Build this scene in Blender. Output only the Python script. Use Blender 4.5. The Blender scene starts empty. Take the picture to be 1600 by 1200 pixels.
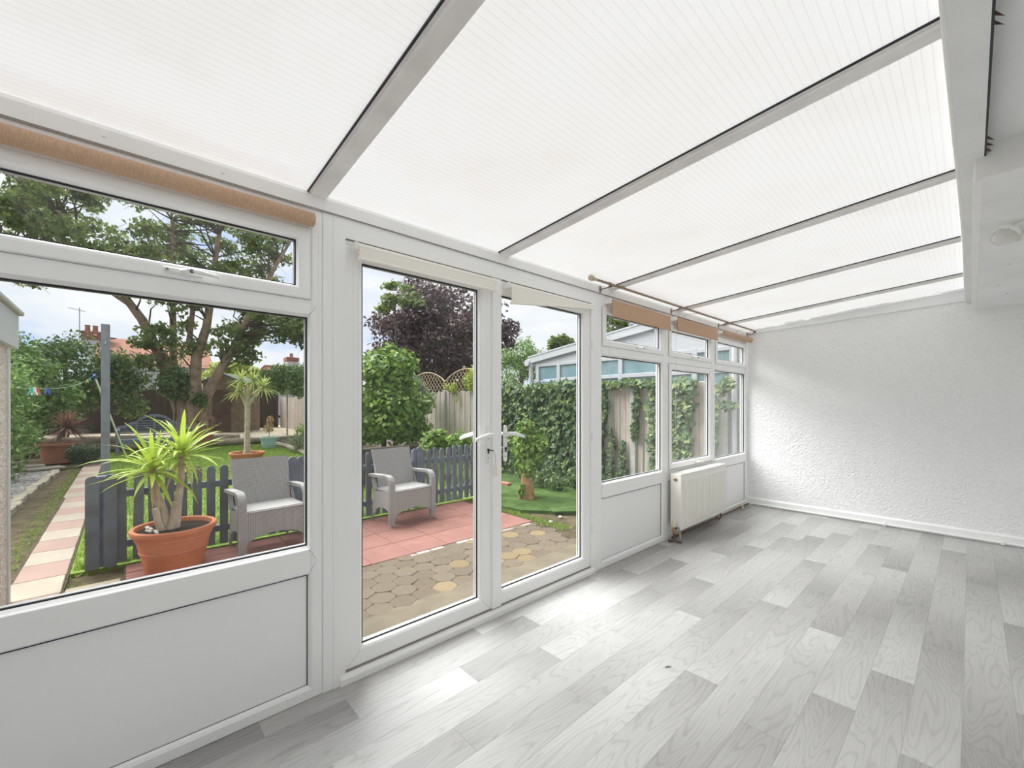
import bpy, math, random
import numpy as np
from mathutils import Vector, Matrix
random.seed(7); RNG = np.random.default_rng(7)
SC = bpy.context.scene; COL = SC.collection
R = math.radians
# ------------------------------------------------------------------ camera
cam_d = bpy.data.cameras.new('camera'); cam = bpy.data.objects.new('camera', cam_d); COL.objects.link(cam)
cam_d.sensor_width = 36; cam_d.lens = 659.35 / 1600 * 36; cam_d.shift_y = 30.8 / 1600; cam_d.clip_start = .02; cam_d.clip_end = 500
cam.location = (0, 0, 1.3); cam.rotation_euler = (R(90), 0, 0.827339 - R(90)); SC.camera = cam
SC.view_settings.view_transform = 'Standard'; SC.view_settings.look = 'None'; SC.view_settings.gamma = 1; SC.view_settings.use_curve_mapping = False
SC.view_settings.exposure = 2.02
SC.cycles.max_bounces = 20; SC.cycles.diffuse_bounces = 16; SC.cycles.transparent_max_bounces = 24; SC.cycles.transmission_bounces = 8
# ------------------------------------------------------------------ sky and sun
w = bpy.data.worlds.new('sky'); SC.world = w; w.use_nodes = True
nt = w.node_tree; nt.nodes.clear()
def N(nt, t, **k):
    n = nt.nodes.new(t)
    for a, b in k.items():
        if a.startswith('i_'): n.inputs[int(a[2:]) if a[2:].isdigit() else a[2:]].default_value = b
        else: setattr(n, a, b)
    return n
tc = N(nt, 'ShaderNodeTexCoord'); mp = N(nt, 'ShaderNodeMapping'); mp.inputs['Scale'].default_value = (1, 1, 2.6)
nz = N(nt, 'ShaderNodeTexNoise'); nz.inputs['Scale'].default_value = 3.2; nz.inputs['Detail'].default_value = 7; nz.inputs['Roughness'].default_value = .58
cr = N(nt, 'ShaderNodeValToRGB'); e = cr.color_ramp.elements
e[0].position = .36; e[0].color = (.52, .66, .92, 1); e[1].position = .62; e[1].color = (.90, .91, .93, 1)
x = e.new(.47); x.color = (.78, .82, .90, 1)
bg = N(nt, 'ShaderNodeBackground'); bg.inputs[1].default_value = .29; wo = N(nt, 'ShaderNodeOutputWorld')
for a, b in ((tc.outputs['Generated'], mp.inputs[0]), (mp.outputs[0], nz.inputs[0]), (nz.outputs[0], cr.inputs[0]), (cr.outputs[0], bg.inputs[0]), (bg.outputs[0], wo.inputs[0])): nt.links.new(a, b)
sd = bpy.data.lights.new('sun', 'SUN'); sd.energy = 2.9; sd.angle = R(65); sd.color = (1, .985, .97)
so = bpy.data.objects.new('sun', sd); COL.objects.link(so); so.rotation_euler = (R(-36), R(-16), 0)

# ------------------------------------------------------------------ materials
MATS = {}
class Mat:
    def __init__(s, name):
        s.m = bpy.data.materials.new(name); s.m.use_nodes = True; s.nt = s.m.node_tree
        s.b = s.nt.nodes['Principled BSDF']; s.out = s.nt.nodes['Material Output']; MATS[name] = s.m
    def n(s, t, **k): return N(s.nt, t, **k)
    def l(s, a, b): s.nt.links.new(a, b)
    def coord(s, kind='Object', scale=(1, 1, 1), rnd=False):
        tc = s.n('ShaderNodeTexCoord'); mp = s.n('ShaderNodeMapping'); mp.inputs['Scale'].default_value = scale
        src = tc.outputs[kind]
        if rnd:
            oi = s.n('ShaderNodeObjectInfo'); ml = s.n('ShaderNodeMath', operation='MULTIPLY'); ml.inputs[1].default_value = 61.7
            s.l(oi.outputs['Random'], ml.inputs[0]); va = s.n('ShaderNodeVectorMath', operation='ADD')
            s.l(src, va.inputs[0]); s.l(ml.outputs[0], va.inputs[1]); src = va.outputs[0]
        s.l(src, mp.inputs[0]); return mp.outputs[0]
    def noise(s, co, scale, detail=4, rough=.55, dist=0):
        n = s.n('ShaderNodeTexNoise'); n.inputs['Scale'].default_value = scale; n.inputs['Detail'].default_value = detail
        n.inputs['Roughness'].default_value = rough; n.inputs['Distortion'].default_value = dist; s.l(co, n.inputs[0]); return n.outputs[0]
    def ramp(s, fac, stops):
        r = s.n('ShaderNodeValToRGB'); e = r.color_ramp.elements
        e[0].position, e[0].color = stops[0][0], (*stops[0][1], 1); e[1].position, e[1].color = stops[-1][0], (*stops[-1][1], 1)
        for p, c in stops[1:-1]: q = e.new(p); q.color = (*c, 1)
        s.l(fac, r.inputs[0]); return r.outputs[0]
    def mix(s, fac, a, b, mode='MIX'):
        m = s.n('ShaderNodeMix', data_type='RGBA', blend_type=mode)
        for v, i in ((fac, 0), (a, 6), (b, 7)):
            if isinstance(v, (int, float)): m.inputs[i].default_value = v
            elif isinstance(v, tuple): m.inputs[i].default_value = (*v, 1)
            else: s.l(v, m.inputs[i])
        return m.outputs[2]
    def bump(s, h, strength=.3, dist=.01):
        b = s.n('ShaderNodeBump'); b.inputs['Strength'].default_value = strength; b.inputs['Distance'].default_value = dist
        s.l(h, b.inputs['Height']); s.l(b.outputs[0], s.b.inputs['Normal'])
    def col(s, c, rough=.6, spec=.4, metal=0):
        if isinstance(c, tuple): s.b.inputs['Base Color'].default_value = (*c, 1)
        else: s.l(c, s.b.inputs['Base Color'])
        s.b.inputs['Roughness'].default_value = rough; s.b.inputs['Specular IOR Level'].default_value = spec; s.b.inputs['Metallic'].default_value = metal
        return s
def plain(name, c, rough=.6, spec=.4, metal=0, var=.0, vs=8, bs=0, bscale=60, kind='Object'):
    m = Mat(name)
    if var:
        co = m.coord(kind, rnd=(kind == 'Object'))
        f = m.noise(co, vs); lo = tuple(max(0, v * (1 - var)) for v in c); hi = tuple(min(1, v * (1 + var)) for v in c)
        m.col(m.ramp(f, [(.3, lo), (.7, hi)]), rough, spec, metal)
        if bs: m.bump(m.noise(co, bscale), bs, .004)
    else: m.col(c, rough, spec, metal)
    return m
plain('upvc', (.92, .925, .925), .32, .45)
plain('upvc_panel', (.92, .925, .93), .38, .4)
plain('eaves_white', (.905, .905, .895), .4, .4, var=.03, vs=3)
plain('bar_white', (.86, .85, .835), .42, .4, var=.10, vs=6)
plain('fascia_paint', (.86, .872, .875), .55, .3, var=.05, vs=3, bs=.15, bscale=90)
plain('gasket', (.015, .017, .022), .45, .4)
plain('floor_base', (.50, .49, .48), .6); plain('soft_gap', (.50, .49, .48), .7); plain('joint', (.30, .28, .26), .7, .2)
plain('dirt_brown', (.10, .06, .035), .8, .2, var=.4, vs=60)
plain('rad_white', (.86, .845, .79), .35, .5)
plain('brass', (.45, .30, .16), .35, .5, .9)
plain('copper_pipe', (.16, .10, .07), .5, .4, .5, var=.3, vs=30)
plain('cream_plastic', (.80, .74, .56), .45)
plain('white_plastic', (.86, .86, .85), .35, .5)
plain('chrome', (.55, .55, .55), .22, .5, 1)
plain('keyhole_dark', (.035, .03, .028), .5)
plain('brown_metal', (.30, .22, .16), .4, .5, .4)
plain('tan_metal', (.52, .42, .32), .45, .5, .3)
plain('tassel', (.80, .76, .66), .9, .1, var=.1, vs=200)
plain('cord_white', (.84, .82, .78), .6)
plain('soil', (.028, .02, .014), .95, .1, var=.6, vs=40, bs=.8)
plain('pebble', (.55, .53, .50), .8, .2, var=.3)
plain('terracotta', (.52, .19, .095), .75, .2, var=.14, vs=6, bs=.1)
plain('terracotta_far', (.40, .17, .10), .8, .2, var=.2, vs=5)
plain('fence_blue', (.135, .152, .182), .8, .2, var=.25, vs=5, bs=.15, bscale=25)
plain('bench_blue', (.19, .215, .265), .75, .2, var=.15, vs=8)
plain('post_blue', (.21, .225, .25), .75, .2, var=.18, vs=6)
plain('concrete_post', (.45, .44, .42), .9, .1, var=.15, vs=10, bs=.3)
plain('bark', (.28, .205, .14), .9, .1, var=.35, vs=5, bs=.8, bscale=14)
plain('bark_pale', (.45, .38, .29), .9, .1, var=.25, vs=12, bs=.6, bscale=40)
plain('bark_dark', (.10, .085, .065), .9, .1, var=.4, vs=8)
plain('stump_wood', (.34, .20, .10), .9, .1, var=.4, vs=14, bs=.9, bscale=30)
plain('sleeper', (.26, .215, .155), .9, .1, var=.35, vs=5, bs=.6, bscale=25)
plain('edging_timber', (.36, .32, .25), .9, .1, var=.25, vs=7, bs=.5)
plain('concrete', (.150, .126, .092), .95, .1, var=.16, vs=5, bs=.4, bscale=110)
plain('mortar_white', (.34, .325, .30), .95, .1, var=.15, vs=12, bs=.4)
plain('joint_soil', (.075, .058, .038), .95, .1, var=.5, vs=18, bs=.5)
plain('dirt', (.085, .068, .04), .95, .1, var=.5, vs=7, bs=.6, bscale=30)
plain('house_white', (.55, .55, .545), .8, .2)
plain('roof_red', (.33, .17, .12), .9, .1, var=.25, vs=2.5)
plain('chimney_brick', (.27, .13, .09), .9, .1, var=.3, vs=3)
plain('aerial', (.35, .35, .36), .5, .4, .7)
plain('shed_roof', (.11, .13, .125), .9, .1, var=.25, vs=5)
plain('shed_board', (.20, .155, .105), .9, .1, var=.3, vs=4)
plain('shed_door', (.09, .062, .05), .9, .1, var=.3, vs=4)
plain('prop_white', (.85, .85, .84), .4)
plain('peg_blue', (.02, .10, .55), .4); plain('peg_red', (.55, .12, .08), .4); plain('peg_white', (.75, .75, .75), .4); plain('peg_green', (.10, .45, .36), .4); plain('peg_yellow', (.65, .55, .10), .4)
plain('line_grey', (.3, .34, .33), .6)
plain('teal_pot', (.40, .55, .50), .6, .3, var=.1)
plain('conserv_white', (.50, .51, .535), .45, .4)
plain('gutter_grey', (.35, .36, .38), .5)
plain('timber_inside', (.45, .30, .14), .7, .2, var=.2, vs=5)
plain('render_grey', (.42, .42, .42), .9, .1, var=.2, vs=40, bs=.6, bscale=120)
plain('lattice_wood', (.50, .40, .26), .85, .1, var=.2)
plain('lamp_white', (.88, .88, .86), .3, .5)
plain('brick_edge', (.38, .17, .12), .9, .1, var=.25, vs=10)
plain('sock_white', (.45, .45, .43), .7)
# patio slabs, path slabs
def slab(name, base, v=.16):
    m = Mat(name); co = m.coord(rnd=True); f = m.noise(co, 3.5, 5, .6, .4); f2 = m.noise(co, 90, 3)
    oi = m.n('ShaderNodeObjectInfo')
    c = m.ramp(f, [(.3, tuple(q * (1 - v) for q in base)), (.7, tuple(min(1, q * (1 + v)) for q in base))])
    c = m.mix(.35, c, m.ramp(oi.outputs['Random'], [(0, (.72, .72, .72)), (1, (1, 1, 1))]), 'MULTIPLY')
    m.col(c, .85, .2); m.bump(f2, .25, .003)
slab('slab_red', (.248, .122, .10)); slab('slab_pink', (.29, .20, .165), .1); slab('slab_cream', (.31, .27, .215), .12)
slab('flag_cream', (.27, .235, .175), .15)
def paver(name, base):
    m = Mat(name); co = m.coord(rnd=True); f = m.noise(co, 120, 3, .7); f3 = m.noise(co, 9, 3)
    oi = m.n('ShaderNodeObjectInfo')
    c = m.ramp(f, [(.35, tuple(q * .72 for q in base)), (.65, tuple(q * 1.22 for q in base))])
    c = m.mix(.8, c, m.ramp(oi.outputs['Random'], [(0, (.8, .78, .76)), (.8, (1, 1, 1)), (1, (1.0, .98, .9))]), 'MULTIPLY')
    m.col(c, .95, .1); m.bump(f, .5, .004)
paver('paver_grey', (.150, .122, .092)); paver('paver_buff', (.215, .165, .098))
# plank vinyl
m = Mat('vinyl_plank'); co = m.coord(scale=(1, 1, 1), rnd=True)
mp = m.n('ShaderNodeMapping'); mp.inputs['Scale'].default_value = (.6, 5.2, 5.2); m.l(co, mp.inputs[0])
g1 = m.noise(mp.outputs[0], 2.0, 1.4, .4, .35)
rings = m.n('ShaderNodeMath', operation='MULTIPLY'); rings.inputs[1].default_value = 17; m.l(g1, rings.inputs[0])
fr = m.n('ShaderNodeMath', operation='PINGPONG'); fr.inputs[1].default_value = .5; m.l(rings.outputs[0], fr.inputs[0])
mp2 = m.n('ShaderNodeMapping'); mp2.inputs['Scale'].default_value = (2.5, 60, 60); m.l(co, mp2.inputs[0]); g2 = m.noise(mp2.outputs[0], 2, 4, .6)
big = m.noise(co, 1.6, 2, .5)
oi = m.n('ShaderNodeObjectInfo')
sep = m.n('ShaderNodeSeparateXYZ'); tcp = m.n('ShaderNodeTexCoord'); m.l(tcp.outputs['Object'], sep.inputs[0])
# each printed plank runs from a pale end to a darker end
gr = m.n('ShaderNodeMapRange'); gr.inputs[1].default_value = -.54; gr.inputs[2].default_value = .54; m.l(sep.outputs[0], gr.inputs[0])
flip = m.n('ShaderNodeMath', operation='GREATER_THAN'); flip.inputs[1].default_value = .62; m.l(oi.outputs['Random'], flip.inputs[0])
inv = m.n('ShaderNodeMath', operation='SUBTRACT'); inv.inputs[0].default_value = 1; m.l(gr.outputs[0], inv.inputs[1])
gm = m.n('ShaderNodeMix'); m.l(flip.outputs[0], gm.inputs[0]); m.l(gr.outputs[0], gm.inputs[2]); m.l(inv.outputs[0], gm.inputs[3])
c0 = m.ramp(gm.outputs[0], [(0, (.82, .81, .795)), (.45, (.735, .725, .71)), (1, (.56, .55, .535))])
r2 = m.n('ShaderNodeMath', operation='FRACT'); r2m = m.n('ShaderNodeMath', operation='MULTIPLY'); r2m.inputs[1].default_value = 7.31; m.l(oi.outputs['Random'], r2m.inputs[0]); m.l(r2m.outputs[0], r2.inputs[0])
c0 = m.mix(.6, c0, m.ramp(r2.outputs[0], [(0, (.84, .835, .83)), (.5, (1, 1, 1)), (1, (.92, .915, .91))]), 'MULTIPLY')
c0 = m.mix(1.0, c0, (.66, .665, .672), 'MULTIPLY'); c1 = m.mix(.42, c0, m.ramp(fr.outputs[0], [(.0, (.66, .645, .63)), (.20, (1, 1, 1))]), 'MULTIPLY')
c1 = m.mix(.35, c1, m.ramp(g2, [(.3, (.74, .73, .72)), (.65, (1, 1, 1))]), 'MULTIPLY')
c1 = m.mix(.5, c1, m.ramp(big, [(.32, (.78, .775, .77)), (.62, (1, 1, 1))]), 'MULTIPLY')
m.col(c1, .38, .35); m.bump(g2, .06, .002)
# stippled wall
m = Mat('artex'); co = m.coord()
mpa = m.n('ShaderNodeMapping'); mpa.inputs['Scale'].default_value = (1, 1, 1); m.l(co, mpa.inputs[0])
h = m.noise(mpa.outputs[0], 19, 4, .55, 1.6); h2 = m.noise(mpa.outputs[0], 70, 2, .5)
hm = m.mix(.3, h, h2); m.col((.935, .94, .945), .7, .25); m.bump(hm, .85, .022)
m = Mat('render_wall'); co = m.coord(); m.col((.94, .94, .94), .8, .2); m.bump(m.noise(co, 60, 3), .4, .01)
# outbuilding pebbledash
m = Mat('pebbledash'); co = m.coord(); v = m.n('ShaderNodeTexVoronoi'); v.inputs['Scale'].default_value = 70; m.l(co, v.inputs[0])
c = m.ramp(v.outputs['Color'], [(.2, (.70, .67, .63)), (.5, (.48, .36, .29)), (.8, (.75, .72, .68))]); m.col(c, .9, .1); m.bump(v.outputs['Distance'], .9, .012)
# polycarbonate roof
def poly(name, stain):
    m = Mat(name); nt = m.nt; nt.nodes.remove(m.b)
    co = m.coord(); sx = m.n('ShaderNodeSeparateXYZ'); m.l(co, sx.inputs[0])
    k = m.n('ShaderNodeMath', operation='MULTIPLY'); k.inputs[1].default_value = 1 / .025; m.l(sx.outputs[1], k.inputs[0])
    f = m.n('ShaderNodeMath', operation='FRACT'); m.l(k.outputs[0], f.inputs[0])
    rib = m.ramp(f.outputs[0], [(0, (.90, .90, .90)), (.12, (1, 1, 1)), (.9, (1, 1, 1)), (1, (.90, .90, .90))])
    d = m.ramp(m.noise(co, 1.3, 4, .6), [(.42, (1, 1, 1)), (.68, (.90, .855, .80))])
    c = m.mix(.45, rib, d, 'MULTIPLY')
    if stain:
        mr = m.n('ShaderNodeMapRange'); mr.inputs[1].default_value = .02; mr.inputs[2].default_value = .40; m.l(sx.outputs[0], mr.inputs[0])
        mq = m.n('ShaderNodeMapping'); mq.inputs['Scale'].default_value = (1.5, 1.2, 1); m.l(co, mq.inputs[0])
        nn = m.noise(mq.outputs[0], 3.2, 4, .55); ad = m.n('ShaderNodeMath', operation='MULTIPLY'); m.l(mr.outputs[0], ad.inputs[0]); m.l(nn, ad.inputs[1])
        c = m.mix(1.0, c, m.ramp(ad.outputs[0], [(.31, (1, 1, 1)), (.37, (.66, .67, .68)), (.6, (.52, .53, .54))]), 'MULTIPLY')
    base = m.mix(1.0, c, (.97, .972, .972), 'MULTIPLY')
    tr = m.n('ShaderNodeBsdfTranslucent'); m.l(base, tr.inputs[0]); df = m.n('ShaderNodeBsdfDiffuse'); m.l(base, df.inputs[0])
    mx = m.n('ShaderNodeMixShader'); mx.inputs[0].default_value = .87; m.l(tr.outputs[0], mx.inputs[1]); m.l(df.outputs[0], mx.inputs[2])
    m.l(mx.outputs[0], m.out.inputs[0])
poly('polycarbonate', False); poly('polycarbonate_stained', True)
m = Mat('clear_skin'); m.nt.nodes.remove(m.b); tr = m.n('ShaderNodeBsdfTransparent'); tr.inputs[0].default_value = (.98, .98, .98, 1); m.l(tr.outputs[0], m.out.inputs[0])
def glass(name, tint, refl=1.0, rough=.0):
    m = Mat(name); m.nt.nodes.remove(m.b)
    tr = m.n('ShaderNodeBsdfTransparent'); tr.inputs[0].default_value = (*tint, 1); gl = m.n('ShaderNodeBsdfGlossy'); gl.inputs['Roughness'].default_value = rough
    lw = m.n('ShaderNodeLayerWeight'); lw.inputs[0].default_value = .5; pw = m.n('ShaderNodeMath', operation='POWER'); pw.inputs[1].default_value = 5; m.l(lw.outputs['Facing'], pw.inputs[0])
    ml = m.n('ShaderNodeMath', operation='MULTIPLY_ADD'); ml.inputs[1].default_value = .92 * refl; ml.inputs[2].default_value = .03 * refl; m.l(pw.outputs[0], ml.inputs[0])
    mx = m.n('ShaderNodeMixShader'); m.l(ml.outputs[0], mx.inputs[0]); m.l(tr.outputs[0], mx.inputs[1]); m.l(gl.outputs[0], mx.inputs[2]); m.l(mx.outputs[0], m.out.inputs[0])
glass('glass', (.97, .98, .975)); glass('bulb_glass', (.95, .95, .94), 1.6)
m = Mat('blue_glass'); co = m.coord(); c = m.ramp(m.noise(co, 2.5, 3), [(.3, (.14, .25, .275)), (.7, (.25, .36, .385))]); m.col(c, .12, .6)
# blinds
def cloth(name, base, lo=.86, hi=1.1):
    m = Mat(name); co = m.coord(scale=(1, 1, 1)); wx = m.n('ShaderNodeMapping'); wx.inputs['Scale'].default_value = (300, 40, 60); m.l(co, wx.inputs[0]); f = m.noise(wx.outputs[0], 1.2, 2)
    m.col(m.ramp(f, [(.3, tuple(q * lo for q in base)), (.7, tuple(min(1, q * hi) for q in base))]), .9, .1); m.bump(f, .15, .001)
cloth('blind_brown', (.56, .38, .26)); cloth('blind_cream', (.90, .875, .81), .95, 1.02)
# rattan
m = Mat('rattan'); co = m.coord(); v = m.n('ShaderNodeTexChecker'); mp = m.n('ShaderNodeMapping'); mp.inputs['Scale'].default_value = (42, 42, 70); m.l(co, mp.inputs[0])
wv = m.n('ShaderNodeTexWave', bands_direction='Z'); wv.inputs['Scale'].default_value = 22; wv.inputs['Distortion'].default_value = .6; m.l(co, wv.inputs[0])
wx = m.n('ShaderNodeTexWave', bands_direction='X'); wx.inputs['Scale'].default_value = 22; wx.inputs['Distortion'].default_value = .6; m.l(co, wx.inputs[0])
mm = m.mix(.5, wv.outputs[0], wx.outputs[0]); m.col(m.ramp(mm, [(.1, (.17, .16, .153)), (.5, (.31, .30, .29)), (.9, (.40, .39, .38))]), .75, .25); m.bump(mm, .6, .006)
# board fence
m = Mat('fence_board'); co = m.coord(rnd=True, scale=(8, 8, 1)); f = m.noise(co, 2.2, 5, .6, .6); oi = m.n('ShaderNodeObjectInfo')
c = m.ramp(f, [(.25, (.36, .31, .27)), (.5, (.52, .47, .42)), (.75, (.60, .56, .52))]); c = m.mix(.8, c, m.ramp(oi.outputs['Random'], [(0, (.72, .70, .68)), (1, (1.05, 1, .98))]), 'MULTIPLY'); m.col(c, .9, .1)
# brushwood
m = Mat('brushwood'); co = m.coord(scale=(14, 14, .5)); f = m.noise(co, 3, 5, .7, .3)
m.col(m.ramp(f, [(.3, (.025, .021, .018)), (.55, (.085, .066, .05)), (.8, (.17, .135, .105))]), .95, .1); m.bump(f, .8, .03)
# ground covers
m = Mat('lawn'); co = m.coord(); f = m.noise(co, 3, 5, .65); f2 = m.noise(co, 45, 3, .7)
c = m.ramp(f, [(.3, (.105, .165, .025)), (.55, (.18, .27, .045)), (.75, (.25, .26, .08))]); c = m.mix(.4, c, m.ramp(f2, [(.3, (.5, .5, .5)), (.7, (1.2, 1.2, 1.1))]), 'MULTIPLY'); m.col(c, .95, .1); m.bump(f2, .8, .02)
m = Mat('turf'); co = m.coord(); f = m.noise(co, 4, 4, .6); f2 = m.noise(co, 150, 3, .7)
c = m.ramp(f, [(.32, (.045, .075, .022)), (.5, (.07, .125, .035)), (.68, (.115, .175, .05))]); m.col(c, .95, .1); m.bump(f2, .8, .008)
m = Mat('gravel'); co = m.coord(); v = m.n('ShaderNodeTexVoronoi'); v.inputs['Scale'].default_value = 24; m.l(co, v.inputs[0])
m.col(m.ramp(v.outputs['Color'], [(.2, (.14, .13, .12)), (.5, (.28, .26, .25)), (.85, (.50, .48, .45))]), .9, .2); m.bump(v.outputs['Distance'], .9, .03)
m = Mat('gravel_tan'); co = m.coord(); v = m.n('ShaderNodeTexVoronoi'); v.inputs['Scale'].default_value = 14; m.l(co, v.inputs[0])
m.col(m.ramp(v.outputs['Color'], [(.2, (.22, .18, .12)), (.5, (.36, .30, .22)), (.85, (.50, .44, .35))]), .9, .2); m.bump(v.outputs['Distance'], .9, .03)
def leafm(name, a, b, c, tl=.35, rough=.5):
    m = Mat(name); g = m.n('ShaderNodeNewGeometry'); cc = m.ramp(g.outputs['Random Per Island'], [(0, a), (.55, b), (1, c)])
    m.col(cc, rough, .35); t = m.n('ShaderNodeBsdfTranslucent'); m.l(cc, t.inputs[0]); mx = m.n('ShaderNodeMixShader'); mx.inputs[0].default_value = tl
    m.l(m.b.outputs[0], mx.inputs[1]); m.l(t.outputs[0], mx.inputs[2]); m.l(mx.outputs[0], m.out.inputs[0])
leafm('leaf_maple', (.075, .125, .04), (.155, .225, .06), (.28, .33, .095), .5)
leafm('leaf_hedge', (.07, .155, .045), (.16, .28, .075), (.34, .45, .14))
leafm('leaf_dark', (.05, .10, .035), (.105, .18, .05), (.20, .28, .08))
leafm('leaf_viburnum', (.07, .15, .03), (.16, .28, .05), (.34, .45, .09))
leafm('leaf_copper', (.05, .032, .036), (.105, .068, .072), (.20, .135, .13), .3)
leafm('leaf_ivy', (.045, .095, .045), (.10, .17, .07), (.25, .33, .08), .3, .45)
leafm('leaf_ivy_grey', (.09, .15, .085), (.18, .26, .14), (.38, .46, .17), .3, .45)
leafm('leaf_bush', (.02, .045, .018), (.04, .075, .028), (.07, .11, .04), .2)
leafm('leaf_yellow', (.20, .28, .03), (.34, .42, .06), (.52, .55, .11))
leafm('leaf_bank', (.10, .20, .03), (.20, .32, .05), (.30, .40, .08))
leafm('leaf_grassy', (.10, .16, .07), (.18, .25, .12), (.30, .36, .18))
leafm('petal_yellow', (.65, .45, .01), (.80, .60, .02), (.85, .70, .05), .3)
leafm('grass', (.12, .20, .03), (.20, .32, .05), (.34, .40, .09), .4, .7)
leafm('leaf_yucca', (.28, .40, .05), (.38, .50, .06), (.50, .55, .07), .35)
leafm('leaf_yucca_dry', (.45, .30, .14), (.52, .38, .2), (.58, .42, .22), .3, .8)
leafm('leaf_cordyline', (.20, .08, .075), (.30, .15, .115), (.38, .25, .17), .3)
leafm('leaf_palm_far', (.26, .34, .09), (.38, .45, .11), (.52, .52, .17), .35)

# ------------------------------------------------------------------ mesh helpers
class MB:
    def __init__(s): s.v = []; s.f = []; s.mi = []; s.k = 0
    def add(s, vs, fs):
        o = len(s.v); s.v += [tuple(p) for p in vs]; s.f += [tuple(i + o for i in f) for f in fs]; s.mi += [s.k] * len(fs); return s
    def box(s, x0, x1, y0, y1, z0, z1, b=0):
        if b <= 0:
            return s.add([(x0, y0, z0), (x1, y0, z0), (x1, y1, z0), (x0, y1, z0), (x0, y0, z1), (x1, y0, z1), (x1, y1, z1), (x0, y1, z1)],
                         [(0, 3, 2, 1), (4, 5, 6, 7), (0, 1, 5, 4), (1, 2, 6, 5), (2, 3, 7, 6), (3, 0, 4, 7)])
        b = min(b, (x1 - x0) * .49, (y1 - y0) * .49, (z1 - z0) * .49)
        X = (x0, x1); Y = (y0, y1); Z = (z0, z1); vs = []; idx = {}
        for i in (0, 1):
            for j in (0, 1):
                for k in (0, 1):
                    sx, sy, sz = (1 - 2 * i) * b, (1 - 2 * j) * b, (1 - 2 * k) * b
                    idx[i, j, k, 0] = len(vs); vs.append((X[i], Y[j] + sy, Z[k] + sz))
                    idx[i, j, k, 1] = len(vs); vs.append((X[i] + sx, Y[j], Z[k] + sz))
                    idx[i, j, k, 2] = len(vs); vs.append((X[i] + sx, Y[j] + sy, Z[k]))
        fs = []; cyc = ((0, 0), (0, 1), (1, 1), (1, 0))
        for i in (0, 1):
            fs.append(tuple(idx[i, a, c, 0] for a, c in cyc)[::1 if i == 0 else -1])
            fs.append(tuple(idx[a, i, c, 1] for a, c in cyc)[::-1 if i == 0 else 1])
            fs.append(tuple(idx[a, c, i, 2] for a, c in cyc)[::1 if i == 0 else -1])
        for a in (0, 1):
            for c in (0, 1):
                fs.append((idx[0, a, c, 1], idx[1, a, c, 1], idx[1, a, c, 2], idx[0, a, c, 2]))
                fs.append((idx[a, 0, c, 0], idx[a, 1, c, 0], idx[a, 1, c, 2], idx[a, 0, c, 2]))
                fs.append((idx[a, c, 0, 0], idx[a, c, 1, 0], idx[a, c, 1, 1], idx[a, c, 0, 1]))
                for k in (0, 1): fs.append((idx[a, c, k, 0], idx[a, c, k, 1], idx[a, c, k, 2]))
        return s.add(vs, fs)
    def ring(s, x0, x1, z0, z1, prof):                       # closed profile of (inset, y) swept round a rectangle with mitred corners
        n = len(prof); vs = []
        for d, y in prof: vs += [(x0 + d, y, z0 + d), (x1 - d, y, z0 + d), (x1 - d, y, z1 - d), (x0 + d, y, z1 - d)]
        fs = []
        for i in range(n):
            j = (i + 1) % n
            for k in range(4): l = (k + 1) % 4; fs.append((i * 4 + k, i * 4 + l, j * 4 + l, j * 4 + k))
        return s.add(vs, fs)
    def tube(s, pts, r, n=8, caps=True):
        pts = [Vector(p) for p in pts]; r = [r] * len(pts) if isinstance(r, (int, float)) else r; vs = []; fs = []; up = None
        for i, p in enumerate(pts):
            d = (pts[min(i + 1, len(pts) - 1)] - pts[max(i - 1, 0)]).normalized()
            if up is None: up = d.orthogonal().normalized()
            up = (up - d * up.dot(d)); up = up.normalized() if up.length > 1e-6 else d.orthogonal().normalized(); q = d.cross(up)
            for k in range(n): a = 2 * math.pi * k / n; vs.append(p + (up * math.cos(a) + q * math.sin(a)) * r[i])
        for i in range(len(pts) - 1):
            for k in range(n): l = (k + 1) % n; fs.append((i * n + k, i * n + l, (i + 1) * n + l, (i + 1) * n + k))
        if caps: fs.append(tuple(range(n))[::-1]); fs.append(tuple((len(pts) - 1) * n + k for k in range(n)))
        return s.add(vs, fs)
    def lathe(s, prof, n=24, c=(0, 0, 0)):
        vs = []; fs = []
        for r, z in prof:
            for k in range(n): a = 2 * math.pi * k / n; vs.append((c[0] + r * math.cos(a), c[1] + r * math.sin(a), c[2] + z))
        for i in range(len(prof) - 1):
            for k in range(n): l = (k + 1) % n; fs.append((i * n + k, i * n + l, (i + 1) * n + l, (i + 1) * n + k))
        if prof[0][0] > 1e-5: fs.append(tuple(range(n))[::-1])
        if prof[-1][0] > 1e-5: fs.append(tuple((len(prof) - 1) * n + k for k in range(n)))
        return s.add(vs, fs)
    def prism(s, poly, a0, a1, axis='y'):                    # 2D polygon pushed along an axis; poly in the other two axes
        n = len(poly); P = {'y': lambda p, t: (p[0], t, p[1]), 'x': lambda p, t: (t, p[0], p[1]), 'z': lambda p, t: (p[0], p[1], t)}[axis]
        vs = [P(p, a0) for p in poly] + [P(p, a1) for p in poly]
        return s.add(vs, [tuple(range(n)), tuple(range(2 * n - 1, n - 1, -1))] + [(i, (i + 1) % n, n + (i + 1) % n, n + i) for i in range(n)])
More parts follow.
